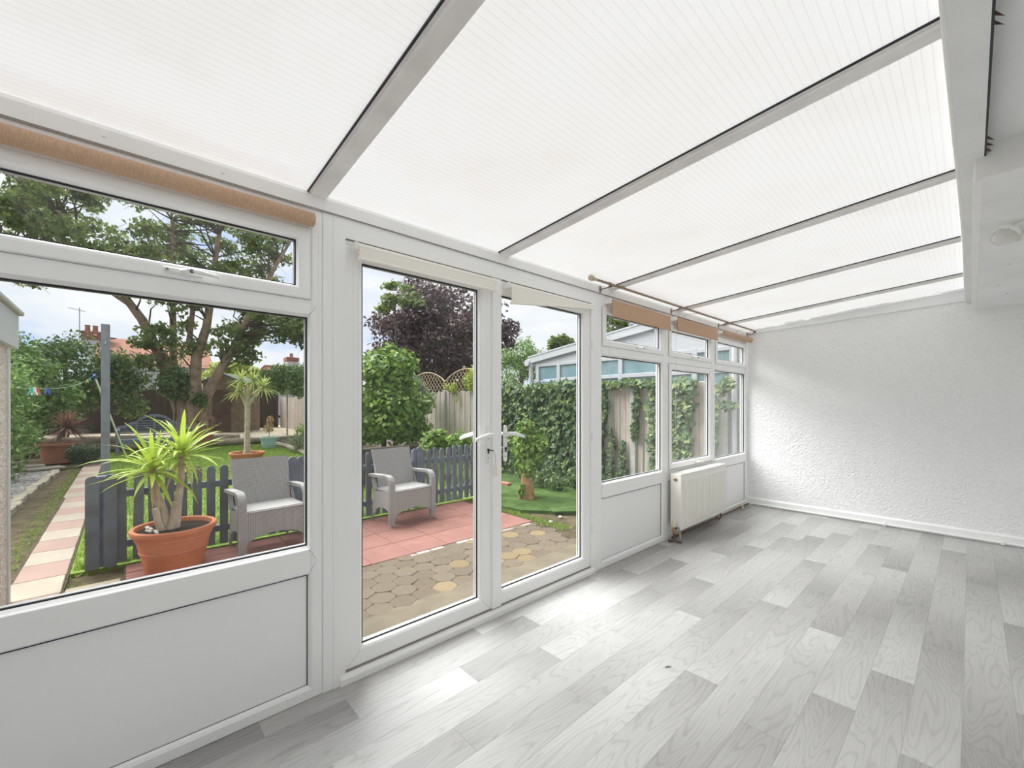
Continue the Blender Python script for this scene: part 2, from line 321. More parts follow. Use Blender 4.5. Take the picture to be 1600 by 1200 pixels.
    def mesh(s, name, mats, smooth=False):
        me = bpy.data.meshes.new(name); me.from_pydata(s.v, [], s.f)
        for m in ([mats] if isinstance(mats, str) else mats): me.materials.append(MATS[m])
        if max(s.mi, default=0): me.polygons.foreach_set('material_index', s.mi)
        import bmesh; bm = bmesh.new(); bm.from_mesh(me); bmesh.ops.recalc_face_normals(bm, faces=bm.faces); bm.to_mesh(me); bm.free()
        if smooth:
            me.polygons.foreach_set('use_smooth', [True] * len(me.polygons)); me.set_sharp_from_angle(angle=R(smooth if smooth is not True else 40))
        return me
    def build(s, name, mats, parent=None, loc=None, smooth=False, label=None, cat=None, group=None, kind=None):
        return obj(name, s.mesh(name, mats, smooth), parent, loc, label, cat, group, kind)
def obj(name, me, parent=None, loc=None, label=None, cat=None, group=None, kind=None, rot=None):
    o = bpy.data.objects.new(name, me); COL.objects.link(o)
    if parent: o.parent = parent
    if loc: o.location = loc
    if rot: o.rotation_euler = rot
    return tag(o, label, cat, group, kind)
def tag(o, label=None, cat=None, group=None, kind=None):
    for k, v in (('label', label), ('category', cat), ('group', group), ('kind', kind)):
        if v: o[k] = v
    return o
def thing(name, label, cat, loc=(0, 0, 0), rz=0, group=None, kind=None): return obj(name, None, None, loc, label, cat, group, kind, (0, 0, rz))
def B(x0, x1, y0, y1, z0, z1, b=0): return MB().box(x0, x1, y0, y1, z0, z1, b)
def npmesh(name, V, nper, mat, tri=None):                    # V: (count, nper, 3) separate polygons
    V = np.asarray(V, dtype=np.float32); cnt = V.shape[0]; me = bpy.data.meshes.new(name)
    me.vertices.add(cnt * nper); me.vertices.foreach_set('co', V.reshape(-1))
    me.loops.add(cnt * nper); me.loops.foreach_set('vertex_index', np.arange(cnt * nper, dtype=np.int32))
    me.polygons.add(cnt); me.polygons.foreach_set('loop_start', np.arange(0, cnt * nper, nper, dtype=np.int32))
    me.update(calc_edges=True); me.validate(); me.materials.append(MATS[mat]); return me
def frames(nrm):                                             # two vectors spanning each leaf
    n = nrm / np.linalg.norm(nrm, axis=1, keepdims=True); a = RNG.normal(size=n.shape); a -= (a * n).sum(1, keepdims=True) * n; a /= np.linalg.norm(a, axis=1, keepdims=True)
    return a, np.cross(n, a)
OUT5 = np.array([(-.5, 0), (-.12, .42), (.5, 0), (-.12, -.42)])                  # pointed leaf
IVY = np.array([(-.35, .0), (-.45, .38), (.0, .34), (.6, 0), (.0, -.34), (-.45, -.38)])
def leaves(P, nrm, size, shape=OUT5, aspect=1.0, jit=.35):
    a, b = frames(nrm); s = size * (1 + RNG.uniform(-jit, jit, len(P)))
    sh = shape; V = P[:, None, :] + (a[:, None, :] * sh[None, :, 0:1] + b[:, None, :] * sh[None, :, 1:2] * aspect) * s[:, None, None]
    return V
def cloud(cl, n, size, shape=OUT5, aspect=1.0, shell=.55, flat=1.0, up=.3):   # cl: list of (x,y,z,rx,ry,rz); leaves nearer the shell
    cl = np.array(cl, dtype=float); vol = (cl[:, 3] * cl[:, 4] * cl[:, 5]) ** .72; idx = RNG.choice(len(cl), n, p=vol / vol.sum())
    d = RNG.normal(size=(n, 3)); d /= np.linalg.norm(d, axis=1, keepdims=True); r = shell + (1 - shell) * RNG.uniform(0, 1, n) ** .7
    r = np.where(RNG.uniform(0, 1, n) < .25, r * RNG.uniform(.3, 1, n), r)
    P = cl[idx, :3] + d * cl[idx, 3:6] * r[:, None]
    nr = d + RNG.normal(size=(n, 3)) * .7 + np.array([0, 0, up]); return leaves(P, nr, size, shape, aspect)
def sub(c, r, n, rr, flat=1.0):                              # break an ellipsoid into smaller puffs on its surface
    out = []
    for _ in range(n):
        d = RNG.normal(size=3); d /= np.linalg.norm(d); q = RNG.uniform(.55, 1.0); k = rr * RNG.uniform(.7, 1.3)
        out.append((c[0] + d[0] * r[0] * q, c[1] + d[1] * r[1] * q, c[2] + d[2] * r[2] * q, k, k, k * flat))
    return out
# ================================================================== the room
D = 1.967; XE = 5.963; XL = -1.46; YB = -.64; G = -.15
def zroof(y): return 2.232 + (D - y) * .0835                  # underside of the roof sheets
# ---- floor of printed planks
floor = B(XL - .1, XE + .1, YB - .1, D + .1, -.12, -.004).build('floor', 'floor_base', kind='structure', label='pale grey wood plank vinyl floor of the sun room', cat='floor')
ends = {-5: 1.7, -4: 2.9, -3: 2.05, -2: 3.85, -1: 2.375, 0: 3.21, 1: 2.69, 2: 2.28, 3: 1.86, 4: 2.45, 5: 2.02, 6: 1.725, 7: 1.49, 8: .972, 9: 1.633, 10: 1.219, 11: 1.80, 12: 1.487}
PW, PL = .1533, 1.083; cache = {}
for k, e0 in ends.items():
    y0 = max(.024 + PW * k, YB); y1 = min(.024 + PW * (k + 1), D + .01)
    if y1 - y0 < .02: continue
    a = e0
    while a > XL: a -= PL
    while a < XE:
        x0 = max(a, XL); x1 = min(a + PL, XE); a += PL
        key = (round(x1 - x0, 4), round(y1 - y0, 4))
        if key not in cache:
            hx, hy = key[0] / 2, key[1] / 2
            cache[key] = B(-hx + .0002, hx - .0002, -hy + .0002, hy - .0002, -.004, 0, .0003).mesh('plank', 'vinyl_plank')
        obj('plank', cache[key], floor, ((x0 + x1) / 2, (y0 + y1) / 2, 0))
# ---- end wall, other walls
wr = MB(); wr.prism([(YB, -.1), (D, -.1), (D, zroof(D) + .02), (.03, zroof(.03) + .02), (YB, zroof(.03) + .05)], XE, XE + .22, 'x')
wr.build('wall_right', 'artex', kind='structure', label='white stippled plaster end wall of the sun room', cat='wall')
wl = MB(); wl.prism([(YB, -.1), (D, -.1), (D, zroof(D) + .02), (.03, zroof(.03) + .02), (YB, zroof(.03) + .05)], XL - .2, XL, 'x')
wl.build('wall_left', 'artex', kind='structure', label='white end wall behind the viewer of the sun room', cat='wall')
B(XL - .2, XE + .2, YB - .2, YB, -.1, 2.5).build('wall_back', 'render_wall', kind='structure', label='white house wall along the back of the sun room', cat='wall')
# baseboard and surface pipe on the end wall
bb = MB(); bb.prism([(XE, 0), (XE - .018, 0), (XE - .018, .078), (XE - .010, .092), (XE, .095)], YB, D - .01, 'y')
bb.build('baseboard_right', 'upvc', kind='structure', label='white skirting board along the stippled end wall', cat='skirting board')
pipe = thing('heating_pipe', 'white painted heating pipe clipped along the skirting of the stippled wall', 'pipe', (XE - .035, 0, .022))
MB().tube([(0, YB + .3, 0), (0, D - .06, 0)], .010, 10).build('pipe', 'white_plastic', pipe, smooth=True)
for y in (1.70, .62, -.20):
    c = MB(); c.box(-.013, .018, y - .012, y + .012, -.02, .016, .004); c.build('pipe_clip', 'white_plastic', pipe)
# ---- roof: sheets, glazing bars, eaves beam
ceiling = thing('ceiling', 'sloping translucent twin-wall polycarbonate roof of the sun room', 'ceiling', kind='structure')
BARS = [-.47, .633, 1.735, 2.89, 4.05, 5.19]; cuts = [XL] + BARS + [XE]
ang = math.atan(.0835); yl = D + .12; yt = .03
for i in range(len(cuts) - 1):
    a, b = cuts[i], cuts[i + 1]; mb = MB(); hx = (b - a) / 2; L = (yl - yt) / math.cos(ang)
    mb.add([(-hx, 0, 0), (hx, 0, 0), (hx, L, 0), (-hx, L, 0)], [(0, 1, 2, 3)])
    mb.k = 1; mb.add([(-hx, 0, .016), (hx, 0, .016), (hx, L, .016), (-hx, L, .016)], [(0, 1, 2, 3)])
    mb.add([(-hx, 0, 0), (hx, 0, 0), (hx, 0, .016), (-hx, 0, .016)], [(0, 1, 2, 3)]); mb.add([(-hx, L, 0), (hx, L, 0), (hx, L, .016), (-hx, L, .016)], [(0, 1, 2, 3)])
    o = mb.build('roof_sheet', ['polycarbonate_stained' if i == len(cuts) - 2 else 'polycarbonate', 'clear_skin'], ceiling, ((a + b) / 2, yt, zroof(yt))); o.rotation_euler = (-ang, 0, 0)
Lb = (D - .045) / math.cos(ang)
bar = MB(); bar.prism([(-.038, .0), (-.038, -.005), (-.031, -.008), (-.031, -.013), (-.025, -.019), (.031, -.019), (.036, -.013), (.038, -.002), (.038, 0)], 0, Lb, 'y')
bme = bar.mesh('glazing_bar', 'bar_white')
gsk = B(-.044, -.0382, 0, Lb, -.006, .002).mesh('gasket', 'gasket')
stn = MB(); stn.box(-.041, .040, -.006, .004, -.022, -.001, .002); sme = stn.mesh('sealant_stain', 'dirt_brown')
for bx in BARS:
    g = obj('glazing_bar', bme, ceiling, (bx, .045, zroof(.045)), rot=(-ang, 0, 0)); obj('gasket', gsk, g); obj('sealant_stain', sme, g, (0, Lb, 0))
ev = MB(); ev.prism([(D - .012, 2.162), (D + .07, 2.162), (D + .07, 2.245), (D, zroof(D) + .004), (D - .012, 2.215)], XL, XE, 'x')
trim1 = ev.build('trim_1', 'eaves_white', kind='structure', label='white eaves beam running above the windows and doors', cat='beam')
B(XL, XE, D - .0135, D - .011, 2.159, 2.1625).build('seam', 'joint', trim1)
scr = MB().lathe([(.006, -.001), (.006, .002), (.003, .004)], 10); scm = scr.mesh('screw_cap', 'white_plastic')
for i, sx in enumerate((-.05, .28, 1.05, 2.2, 3.3, 4.5)): obj('screw_cap', scm, trim1, (sx, D - .012, 2.192), rot=(R(90), 0, 0))
# wedge trim where the roof meets the end wall
tr2 = MB(); tr2.prism([(D - .02, 2.196), (.03, 2.29), (.03, zroof(.03)), (D - .02, zroof(D))], XE - .02, XE, 'x')
tr2.build('trim_2', 'upvc', kind='structure', label='white tapered trim strip under the roof on the end wall', cat='trim')
# fascia, soffits
fa = MB(); n = 14
for i in range(n):
    x0 = XL + (XE - XL) * i / n; x1 = XL + (XE - XL) * (i + 1) / n; yo = lambda x: .046 - .0025 * x + .006 * math.sin(x * 1.3)
    fa.add([(x0, yo(x0), 2.275), (x1, yo(x1), 2.275), (x1, -.035, 2.275), (x0, -.035, 2.275), (x0, yo(x0), 2.42), (x1, yo(x1), 2.42), (x1, -.035, 2.42), (x0, -.035, 2.42)],
           [(0, 3, 2, 1), (0, 1, 5, 4), (2, 3, 7, 6), (4, 5, 6, 7)] + ([(0, 4, 7, 3)] if i == 0 else []) + ([(1, 2, 6, 5)] if i == n - 1 else []))
trim3 = fa.build('trim_3', 'fascia_paint', kind='structure', label='white painted fascia board along the top edge of the roof', cat='fascia')
ed = MB(); ed.tube([(XL + (XE - XL) * i / n, .046 - .0025 * (XL + (XE - XL) * i / n) + .006 * math.sin((XL + (XE - XL) * i / n) * 1.3), 2.277) for i in range(n + 1)], .006, 8)
ed.build('paint_edge', 'eaves_white', trim3, smooth=True)
B(XL, 2.55, -.041, -.0345, 2.276, 2.43).build('gap', 'gasket', trim3)
spl = MB()
for x in (1.62, 1.66, 2.36, 2.42, 2.47):
    spl.add([(x, -.036, 2.285), (x + .006, -.040, 2.30), (x + .03 + .02 * random.random(), -.06, 2.29)], [(0, 1, 2)])
spl.build('splinter', 'dirt_brown', trim3)
B(XL, 2.54, YB, -.041, 2.325, 2.36).build('trim_4', 'fascia_paint', kind='structure', label='higher white soffit board beside the fascia gap', cat='soffit')
sf = MB(); sf.box(2.54, XE, YB, -.006, 2.2, 2.42, .004); trim5 = sf.build('trim_5', 'fascia_paint', kind='structure', label='lower white boxed soffit carrying the bulb holder', cat='soffit')
B(2.532, XE - .005, -.035, -.004, 2.194, 2.215, .003).build('edge_batten', 'eaves_white', trim5)
nail = MB().lathe([(.005, 0), (.004, -.002)], 8).mesh('nail_head', 'joint')
for x, y in ((2.9, -.16), (3.6, -.13), (4.2, -.17), (4.9, -.14), (5.3, -.2), (3.3, -.3)): obj('nail_head', nail, trim5, (x, y, 2.2))
B(2.50, 2.541, YB, -.008, 2.19, 2.33, .004).build('trim_6', 'eaves_white', kind='structure', label='white boxed step between the two soffit levels', cat='trim')
# bulb holder under the lower soffit
lp = thing('ceiling_bulb', 'white bulb in a plastic batten holder under the soffit', 'light bulb', (3.28, -.19, 2.2))
MB().lathe([(.05, 0), (.05, -.012), (.03, -.02), (.022, -.045), (.0, -.045)], 20).build('holder', 'lamp_white', lp, smooth=True)
arm = MB().tube([(0, 0, -.03), (0, .005, -.06), (-.004, .02, -.075), (-.02, .035, -.078)], .019, 12); arm.build('elbow', 'lamp_white', lp, smooth=True)
bl = MB().lathe([(.017, 0), (.02, .012), (.034, .04), (.041, .065), (.036, .088), (.02, .102), (0, .106)], 20); o = bl.build('bulb', 'bulb_glass', lp, (-.01, .03, -.078), smooth=True); o.rotation_euler = (R(-80), 0, R(35))
bl2 = MB().lathe([(.014, 0), (.017, .012), (.03, .04), (.036, .065), (.031, .085), (.016, .097), (0, .1)], 20); o2 = bl2.build('diffuser', 'lamp_white', lp, (-.01, .03, -.078), smooth=True); o2.rotation_euler = (R(-80), 0, R(35))

# ---- windows and doors ------------------------------------------------
def fprof(w, y0, y1, glz): return [(0, y1), (0, y0 + .004), (.004, y0), (w - .016, y0), (w - .006, y0 + .006), (w, y0 + .018), (w, glz), (w, y1)]
def bead(mb, x0, x1, z0, z1, y):  # dark gasket line round a pane
    mb.ring(x0 - .001, x1 + .001, z0 - .001, z1 + .001, [(0, y - .004), (.007, y - .004), (.007, y + .003), (0, y + .003)])
def pane(parent, x0, x1, z0, z1, y, name='glass'):
    p = B(x0 - .004, x1 + .004, y, y + .004, z0 - .004, z1 + .004).build(name, 'glass', parent)
    g = MB(); bead(g, x0, x1, z0, z1, y); g.build('gasket', 'gasket', p)
    s = MB(); s.ring(x0, x1, z0, z1, [(0, y + .022), (.0045, y + .022), (.0045, y + .027), (0, y + .027)]); s.build('spacer', 'chrome', p)
    return p
def whandle(parent, x, z, y):
    h = MB(); h.box(-.018, .10, -.010, 0, -.011, .011, .005); hb = h.build('handle', 'white_plastic', parent, (x, y, z))
    l = MB(); l.tube([(.035, -.012, 0), (.05, -.03, 0), (.09, -.034, 0), (.145, -.026, -.004)], [.009, .010, .0085, .006], 8); l.build('lever', 'white_plastic', hb, smooth=True)
    MB().lathe([(.007, 0), (.007, .004)], 10).build('keyhole', 'keyhole_dark', hb, (.062, -.036, 0)).rotation_euler = (R(90), 0, 0)
    MB().lathe([(.005, 0), (.005, .003)], 8).build('screw_head', 'joint', hb, (-.006, -.010, 0)).rotation_euler = (R(90), 0, 0)
def window(n, x0, x1, label, lower_sash=False, handle=True, hx=.45):
    wn = thing('window_%d' % n, label, 'window', kind='structure'); GZ = D + .028
    f = MB(); f.ring(x0, x1, 0.0, 2.16, fprof(.058, D, D + .07, D + .07))
    f.box(x0 + .05, x1 - .05, D, D + .068, .553, .662, .004)                  # sill rail and transom
    f.prism([(D + .002, .655), (D + .018, .672), (D + .07, .672), (D + .07, .655)], x0 + .056, x1 - .056, 'x'); f.prism([(D + .002, .56), (D + .018, .545), (D + .07, .545), (D + .07, .56)], x0 + .056, x1 - .056, 'x')
    f.box(x0 + .05, x1 - .05, D, D + .068, 1.69, 1.765, .004); f.prism([(D + .002, 1.70), (D + .018, 1.682), (D + .07, 1.682), (D + .07, 1.70)], x0 + .056, x1 - .056, 'x')
    f.box(x0 + .05, x1 - .05, D, D + .068, 2.062, 2.112, .004)
    f.build('frame', 'upvc', wn)
    MB().box(x0 + .05, x1 - .05, D + .02, D + .045, .045, .548).build('panel', 'upvc_panel', wn)
    g = MB(); g.ring(x0 + .057, x1 - .057, .054, .546, [(0, D + .017), (.004, D + .017), (.004, D + .021), (0, D + .021)]); g.build('panel_gasket', 'gasket', wn)
    if lower_sash:
        s = MB(); s.ring(x0 + .052, x1 - .052, .668, 1.686, fprof(.056, D - .012, D + .05, D + .05)); so = s.build('sash', 'upvc', wn)
        r = MB(); r.ring(x0 + .049, x1 - .049, .665, 1.689, [(0, D - .001), (.004, D - .001), (.004, D + .004), (0, D + .004)]); r.build('shadow_gap', 'soft_gap', so)
        pane(wn, x0 + .108, x1 - .108, .724, 1.63, GZ - .01); whandle(so, (x0 + x1) / 2 + .04, .690, D - .012)
    else: pane(wn, x0 + .058, x1 - .058, .672, 1.682, GZ)
    s = MB(); s.ring(x0 + .053, x1 - .053, 1.757, 2.066, fprof(.054, D - .012, D + .05, D + .05)); so = s.build('sash', 'upvc', wn)
    r = MB(); r.ring(x0 + .050, x1 - .050, 1.754, 2.069, [(0, D - .001), (.004, D - .001), (.004, D + .004), (0, D + .004)]); r.build('shadow_gap', 'soft_gap', so)
    pane(wn, x0 + .107, x1 - .107, 1.811, 2.012, GZ - .01)
    if handle: whandle(so, x0 + hx * (x1 - x0), 1.782, D - .012)
    # mitre lines of the welded rail ends
    mt = MB()
    for (sx, xx) in ((1, x0 + .058), (-1, x1 - .058)):
        for zz, s2 in ((.662, 1), (.553, -1), (1.69, -1)):
            mt.add([(xx, D - .0006, zz), (xx - sx * .030, D - .0006, zz - s2 * .05 * (1 if zz < 1 else .8)), (xx - sx * .030 + .0016, D - .0006, zz - s2 * .05 * (1 if zz < 1 else .8)), (xx + .0016, D - .0006, zz)], [(0, 1, 2, 3)])
    mt.build('mitre_line', 'joint', wn)
    return wn
window(1, -.395, .655, 'wide white window beside the tall brown roller blind and French doors', hx=.49)
window(2, 2.722, 3.795, 'white window between the French doors and the radiator window', hx=.5)
window(3, 3.800, 4.890, 'white opening window directly above the radiator', True, hx=.49)
window(4, 4.895, 5.958, 'white window next to the stippled end wall', handle=False)
window(5, -1.465, -.400, 'white window farther along the glazed side behind the viewer')
# coupling posts between the frames
for i, (a, b, lb) in enumerate(((.655, .700, 'slim white post between the wide window and the French doors'), (2.690, 2.722, 'slim white post between the French doors and the next window'))):
    p = MB(); p.box(a, b, D - .004, D + .07, 0, 2.16, .003); p.build('trim_%d' % (7 + i), 'upvc', kind='structure', label=lb, cat='post')
# French doors
df = MB(); x0, x1 = .700, 2.690
df.prism([(x0, 0), (x0 + .057, .0), (x0 + .057, 2.069), (x0, 2.16)], D - .004, D + .07, 'y'); df.prism([(x1, 0), (x1 - .062, 0), (x1 - .062, 2.069), (x1, 2.16)], D - .004, D + .07, 'y')
df.prism([(x0, 2.16), (x0 + .057, 2.069), (x1 - .062, 2.069), (x1, 2.16)], D - .004, D + .07, 'y')
tf = df.build('trim_9', 'upvc', kind='structure', label='white outer frame around the pair of French doors', cat='door frame')
th = MB(); th.prism([(D - .016, 0), (D - .016, .028), (D - .006, .044), (D + .012, .05), (D + .075, .05), (D + .075, 0)], x0 + .03, x1 - .03, 'x')
th.build('threshold', 'eaves_white', tf)
B(x0 + .057, x1 - .062, D + .0, D + .02, .05, .054).build('shadow_gap', 'joint', tf)
B(x0 + .057, x1 - .062, D - .001, D + .02, 2.0665, 2.070).build('shadow_gap', 'joint', tf)
def leaf_door(n, a, b, label, hx, sx):
    d = thing('door_%d' % n, label, 'door', kind='structure'); yy = D + .006
    s = MB(); s.ring(a, b, .054, 2.0665, fprof(.088, yy, yy + .062, yy + .062)); s.build('leaf_frame', 'upvc', d)
    pane(d, a + .088, b - .088, .142, 1.978, yy + .026)
    mt = MB()
    for (xa, xb) in ((a, a + .072), (b, b - .072)):
        for (za, zb) in ((.054, .126), (2.066, 1.994)): mt.add([(xa, yy - .0005, za), (xb, yy - .0005, zb), (xb + .0015, yy - .0005, zb), (xa + .0015, yy - .0005, za)], [(0, 1, 2, 3)])
    mt.build('mitre_line', 'joint', d)
    for side, y, k in (('inner', yy, -1), ('outer', yy + .062, 1)):
        pl = MB(); pl.prism([(hx + .014 * math.cos(t), (1.152 if t < math.pi else .954) + .014 * math.sin(t)) for t in [q * math.pi / 8 for q in range(0, 9)] + [math.pi + q * math.pi / 8 for q in range(0, 9)]], min(y, y + k * .008), max(y, y + k * .008), 'y')
        po = pl.build('handle_plate', 'white_plastic', d)
        lv = MB(); lv.tube([(hx, y + k * .006, 1.115), (hx, y + k * .045, 1.115)], .010, 10); lv.tube([(hx - sx * .012, y + k * .045, 1.117), (hx + sx * .03, y + k * .05, 1.114), (hx + sx * .08, y + k * .05, 1.103), (hx + sx * .125, y + k * .045, 1.090)], [.011, .012, .0115, .009], 10)
        lv.build('lever', 'white_plastic', po, smooth=True)
        if k < 0:
            kh = MB(); kh.lathe([(.008, 0), (.008, .006)], 12); kh.box(-.004, .004, -.022, 0, 0, .006); ko = kh.build('lock_cylinder', 'keyhole_dark', po, (hx, y - .008, 1.022)); ko.rotation_euler = (R(90), 0, 0)
            for zz in (1.09, .972): so_ = MB().lathe([(.004, 0), (.004, .003)], 8).build('screw_head', 'joint', po, (hx, y - .008, zz)); so_.rotation_euler = (R(90), 0, 0)
    return d
leaf_door(1, .757, 1.640, 'white French door leaf with the key and tassel in its lock', 1.612, -1)
d2 = leaf_door(2, 1.648, 2.626, 'white French door leaf with the meeting stile strip', 1.752, 1)
ms = MB(); ms.prism([(1.641, D + .006), (1.645, D - .006), (1.714, D - .006), (1.722, D + .006)], .056, 2.064, 'z'); ms.build('meeting_strip', 'upvc', d2)
for z in (.35, 1.05, 1.75): MB().tube([(2.634, D - .006, z - .03), (2.634, D - .006, z + .03)], .007, 8).build('hinge', 'white_plastic', d2, smooth=True)
# key with tassel
ky = thing('door_key', 'dark key with a hanging cream tassel in the door lock', 'key', (1.612, D - .002, 1.022))
k1 = MB(); k1.tube([(0, 0, 0), (0, -.025, 0)], .003, 6); k1.lathe([(.004, -.002), (.012, -.002), (.012, .002), (.004, .002), (.004, -.002)], 12, (0, -.034, 0)); k1.build('key', 'keyhole_dark', ky)
MB().tube([(0, -.034, -.004), (.016, -.036, -.012), (.03, -.034, -.045), (.033, -.03, -.085)], .0014, 5).build('loop', 'joint', ky)
ts = MB().lathe([(.004, 0), (.008, -.006), (.007, -.014), (.011, -.03), (.016, -.062), (.017, -.072), (.0, -.070)], 14, (.034, -.03, -.082)); ts.build('tassel', 'tassel', ky, smooth=True)

# ---- roller blinds ----------------------------------------------------
def chain(parent, x, y, z0, z1, both=True):
    c = MB()
    for dx in ((0, .022) if both else (0,)):
        c.tube([(x + dx, y, z0), (x + dx, y, z1)], .0011, 5)
    if both: c.tube([(x, y, z1), (x + .005, y, z1 - .01), (x + .017, y, z1 - .01), (x + .022, y, z1)], .0011, 5)
    c.build('pull_cord', 'cord_white', parent)
def blind(label, x0, x1, ztube, r, mat, drop=None, drop_r=None, y=D - .047, cordx=None, cordz=None, both=True, group=None, name='roller_blind'):
    b = thing(name, label, 'blind', (x0, y, ztube), group=group); L = x1 - x0
    MB().tube([(0, 0, 0), (L, 0, 0)], r, 20).build('roll', mat, b, smooth=True)
    if r > .02:
        for e in (0, L): MB().tube([(e - .001, 0, 0), (e + .001, 0, 0)], r * .55, 14).build('roll_core', 'tan_metal', b, smooth=True)
    if drop is not None:
        zl = drop - ztube; zr = (drop_r if drop_r is not None else drop) - ztube
        f = MB(); yf = -r + .001
        f.add([(.006, yf, 0), (L - .006, yf, 0), (L - .006, yf, zr + .012), (.006, yf, zl + .012), (.006, yf + .0015, 0), (L - .006, yf + .0015, 0), (L - .006, yf + .0015, zr + .012), (.006, yf + .0015, zl + .012)],
              [(0, 1, 2, 3), (7, 6, 5, 4), (0, 3, 7, 4), (1, 5, 6, 2), (3, 2, 6, 7)]); f.build('fabric', mat, b)
        h = MB(); h.tube([(.0, yf, zl + .006), (L, yf, zr + .006)], .0075, 10); h.build('hem_bar', mat, b, smooth=True)
    for e in (-.004, L + .004): B(e - .010, e + .010, -.014, D - y + .002, -.018, .02, .004).build('bracket', 'white_plastic', b)
    if cordx is not None: chain(b, cordx - x0, -.012, -.005, cordz - ztube, both)
    return b
blind('wide tan fabric roller blind fully rolled up above the wide window', -.375, .602, 2.092, .029, 'blind_brown', cordx=.618, cordz=.80, both=False)
blind('cream roller blind rolled up level on the door leaf with the key', .795, 1.632, 2.030, .019, 'blind_cream', 1.966, cordx=.775, cordz=.99, y=D - .035)
blind('cream roller blind hanging crooked on the other door leaf', 1.752, 2.612, 2.030, .018, 'blind_cream', 1.914, 2.010, y=D - .035)
blind('tan roller blind partly lowered on the window next to the French doors', 2.815, 3.775, 2.108, .018, 'blind_brown', 1.984, cordx=2.782, cordz=.80)
blind('tan roller blind partly lowered on the window above the radiator', 3.905, 4.858, 2.118, .018, 'blind_brown', 2.003, cordx=3.875, cordz=.95, both=False)
blind('tan roller blind fully rolled up on the window by the stippled wall', 5.005, 5.935, 2.115, .030, 'blind_brown', cordx=4.985, cordz=1.05, both=False)
# ---- curtain pole
cp = thing('curtain_pole', 'thin brown metal curtain pole above the three small windows', 'curtain pole', (2.53, D - .105, 2.212))
MB().tube([(0, 0, 0), (3.40, 0, .012)], .0095, 10).build('pole', 'brown_metal', cp, smooth=True)
MB().lathe([(.010, .03), (.013, .0), (.021, -.03), (.020, -.05), (.0, -.052)], 16).build('finial', 'tan_metal', cp, smooth=True).rotation_euler = (0, R(90), 0)
for bx in (.20, 1.35, 2.47, 3.38):
    b_ = MB(); b_.tube([(bx, .0, -.012), (bx, .03, -.022), (bx, .094, -.022)], .005, 6); b_.tube([(bx - .006, 0, .0), (bx + .006, 0, .0)], .014, 10); b_.box(bx - .012, bx + .012, .088, .094, -.045, .005, .002); b_.build('bracket', 'brown_metal', cp)
for bx in (1.72, 3.1): MB().tube([(bx, 0, -.006), (bx - .12, .07, -.02), (bx - .12, .085, -.06)], .0018, 5).build('hook_wire', 'brown_metal', cp)
# ---- radiator
rd = thing('radiator', 'cream white ribbed panel radiator below the opening window', 'radiator', (3.815, 1.822, .115)); L, Hh, Dp = 1.08, .52, .105
B(0, L, .006, .03, .0, Hh - .002, .006).build('back_panel', 'rad_white', rd, (0, .07, 0))
fp = MB(); prof = []; n = 30; m0 = .045
fp.box(0, L, .004, .022, 0, Hh, .006)
for i in range(n):
    xa = m0 + (L - 2 * m0) * i / n; xb = xa + (L - 2 * m0) / n; q = (xb - xa) * .22
    fp.add([(xa, .0042, .035), (xa + q, -.006, .047), (xb - q, -.006, .047), (xb, .0042, .035), (xa, .0042, Hh - .05), (xa + q, -.006, Hh - .062), (xb - q, -.006, Hh - .062), (xb, .0042, Hh - .05)],
           [(0, 1, 5, 4), (1, 2, 6, 5), (2, 3, 7, 6), (0, 3, 2, 1), (4, 5, 6, 7)])
fp.build('front_panel', 'rad_white', rd)
B(-.001, L + .001, .0, Dp, Hh - .004, Hh + .006, .003).build('top_cover', 'rad_white', rd)
for e in (-.003, L - .001): B(e, e + .004, .002, Dp, .03, Hh, .001).build('side_cover', 'rad_white', rd)
v = MB().lathe([(.016, 0), (.016, .010), (.010, .014), (.0, .014)], 14).build('bleed_plug', 'brass', rd, (-.003, .055, Hh - .045), smooth=True); v.rotation_euler = (0, R(-90), 0)
tv = MB(); tv.lathe([(.014, 0), (.017, .008), (.019, .045), (.015, .055), (.0, .056)], 16, (-.035, .055, .035)); tvo = tv.build('valve_cap', 'cream_plastic', rd, smooth=True)
vb = MB(); vb.tube([(-.035, .055, .036), (-.035, .055, -.02)], .012, 10); vb.tube([(-.035, .055, .012), (.01, .055, .012)], .011, 10); vb.lathe([(.015, -.004), (.015, .014)], 6, (-.035, .055, -.014)); vb.build('valve', 'brass', rd)
pp = MB(); pp.tube([(-.035, .055, -.02), (-.035, .055, -.075), (-.03, .04, -.098), (-.005, -.01, -.1)], .0095, 10); pp.tube([(-.03, .06, -.098), (-.06, .10, -.1)], .0095, 8); pp.build('pipe', 'copper_pipe', rd, smooth=True)
pq = MB(); pq.tube([(L - .03, .055, .0), (L - .03, .055, -.05), (L - .05, .05, -.075), (L - .09, .05, -.08)], .009, 10); pq.tube([(.02, .095, -.085), (L + .95, .095, -.085)], .011, 10); pq.build('supply_pipe', 'copper_pipe', rd, smooth=True)
for bx in (.13, L - .02, L + .70): B(bx, bx + .022, .075, .12, -.115, -.05, .003).build('pipe_bracket', 'cream_plastic', rd)
# stray crumb on the floor
MB().tube([(1.96, 1.018, .003), (1.975, 1.012, .004), (1.99, 1.002, .003)], [.0015, .0022, .001], 6).build('twig', 'dirt_brown', label='tiny dark twig lying on the grey plank floor', cat='twig')

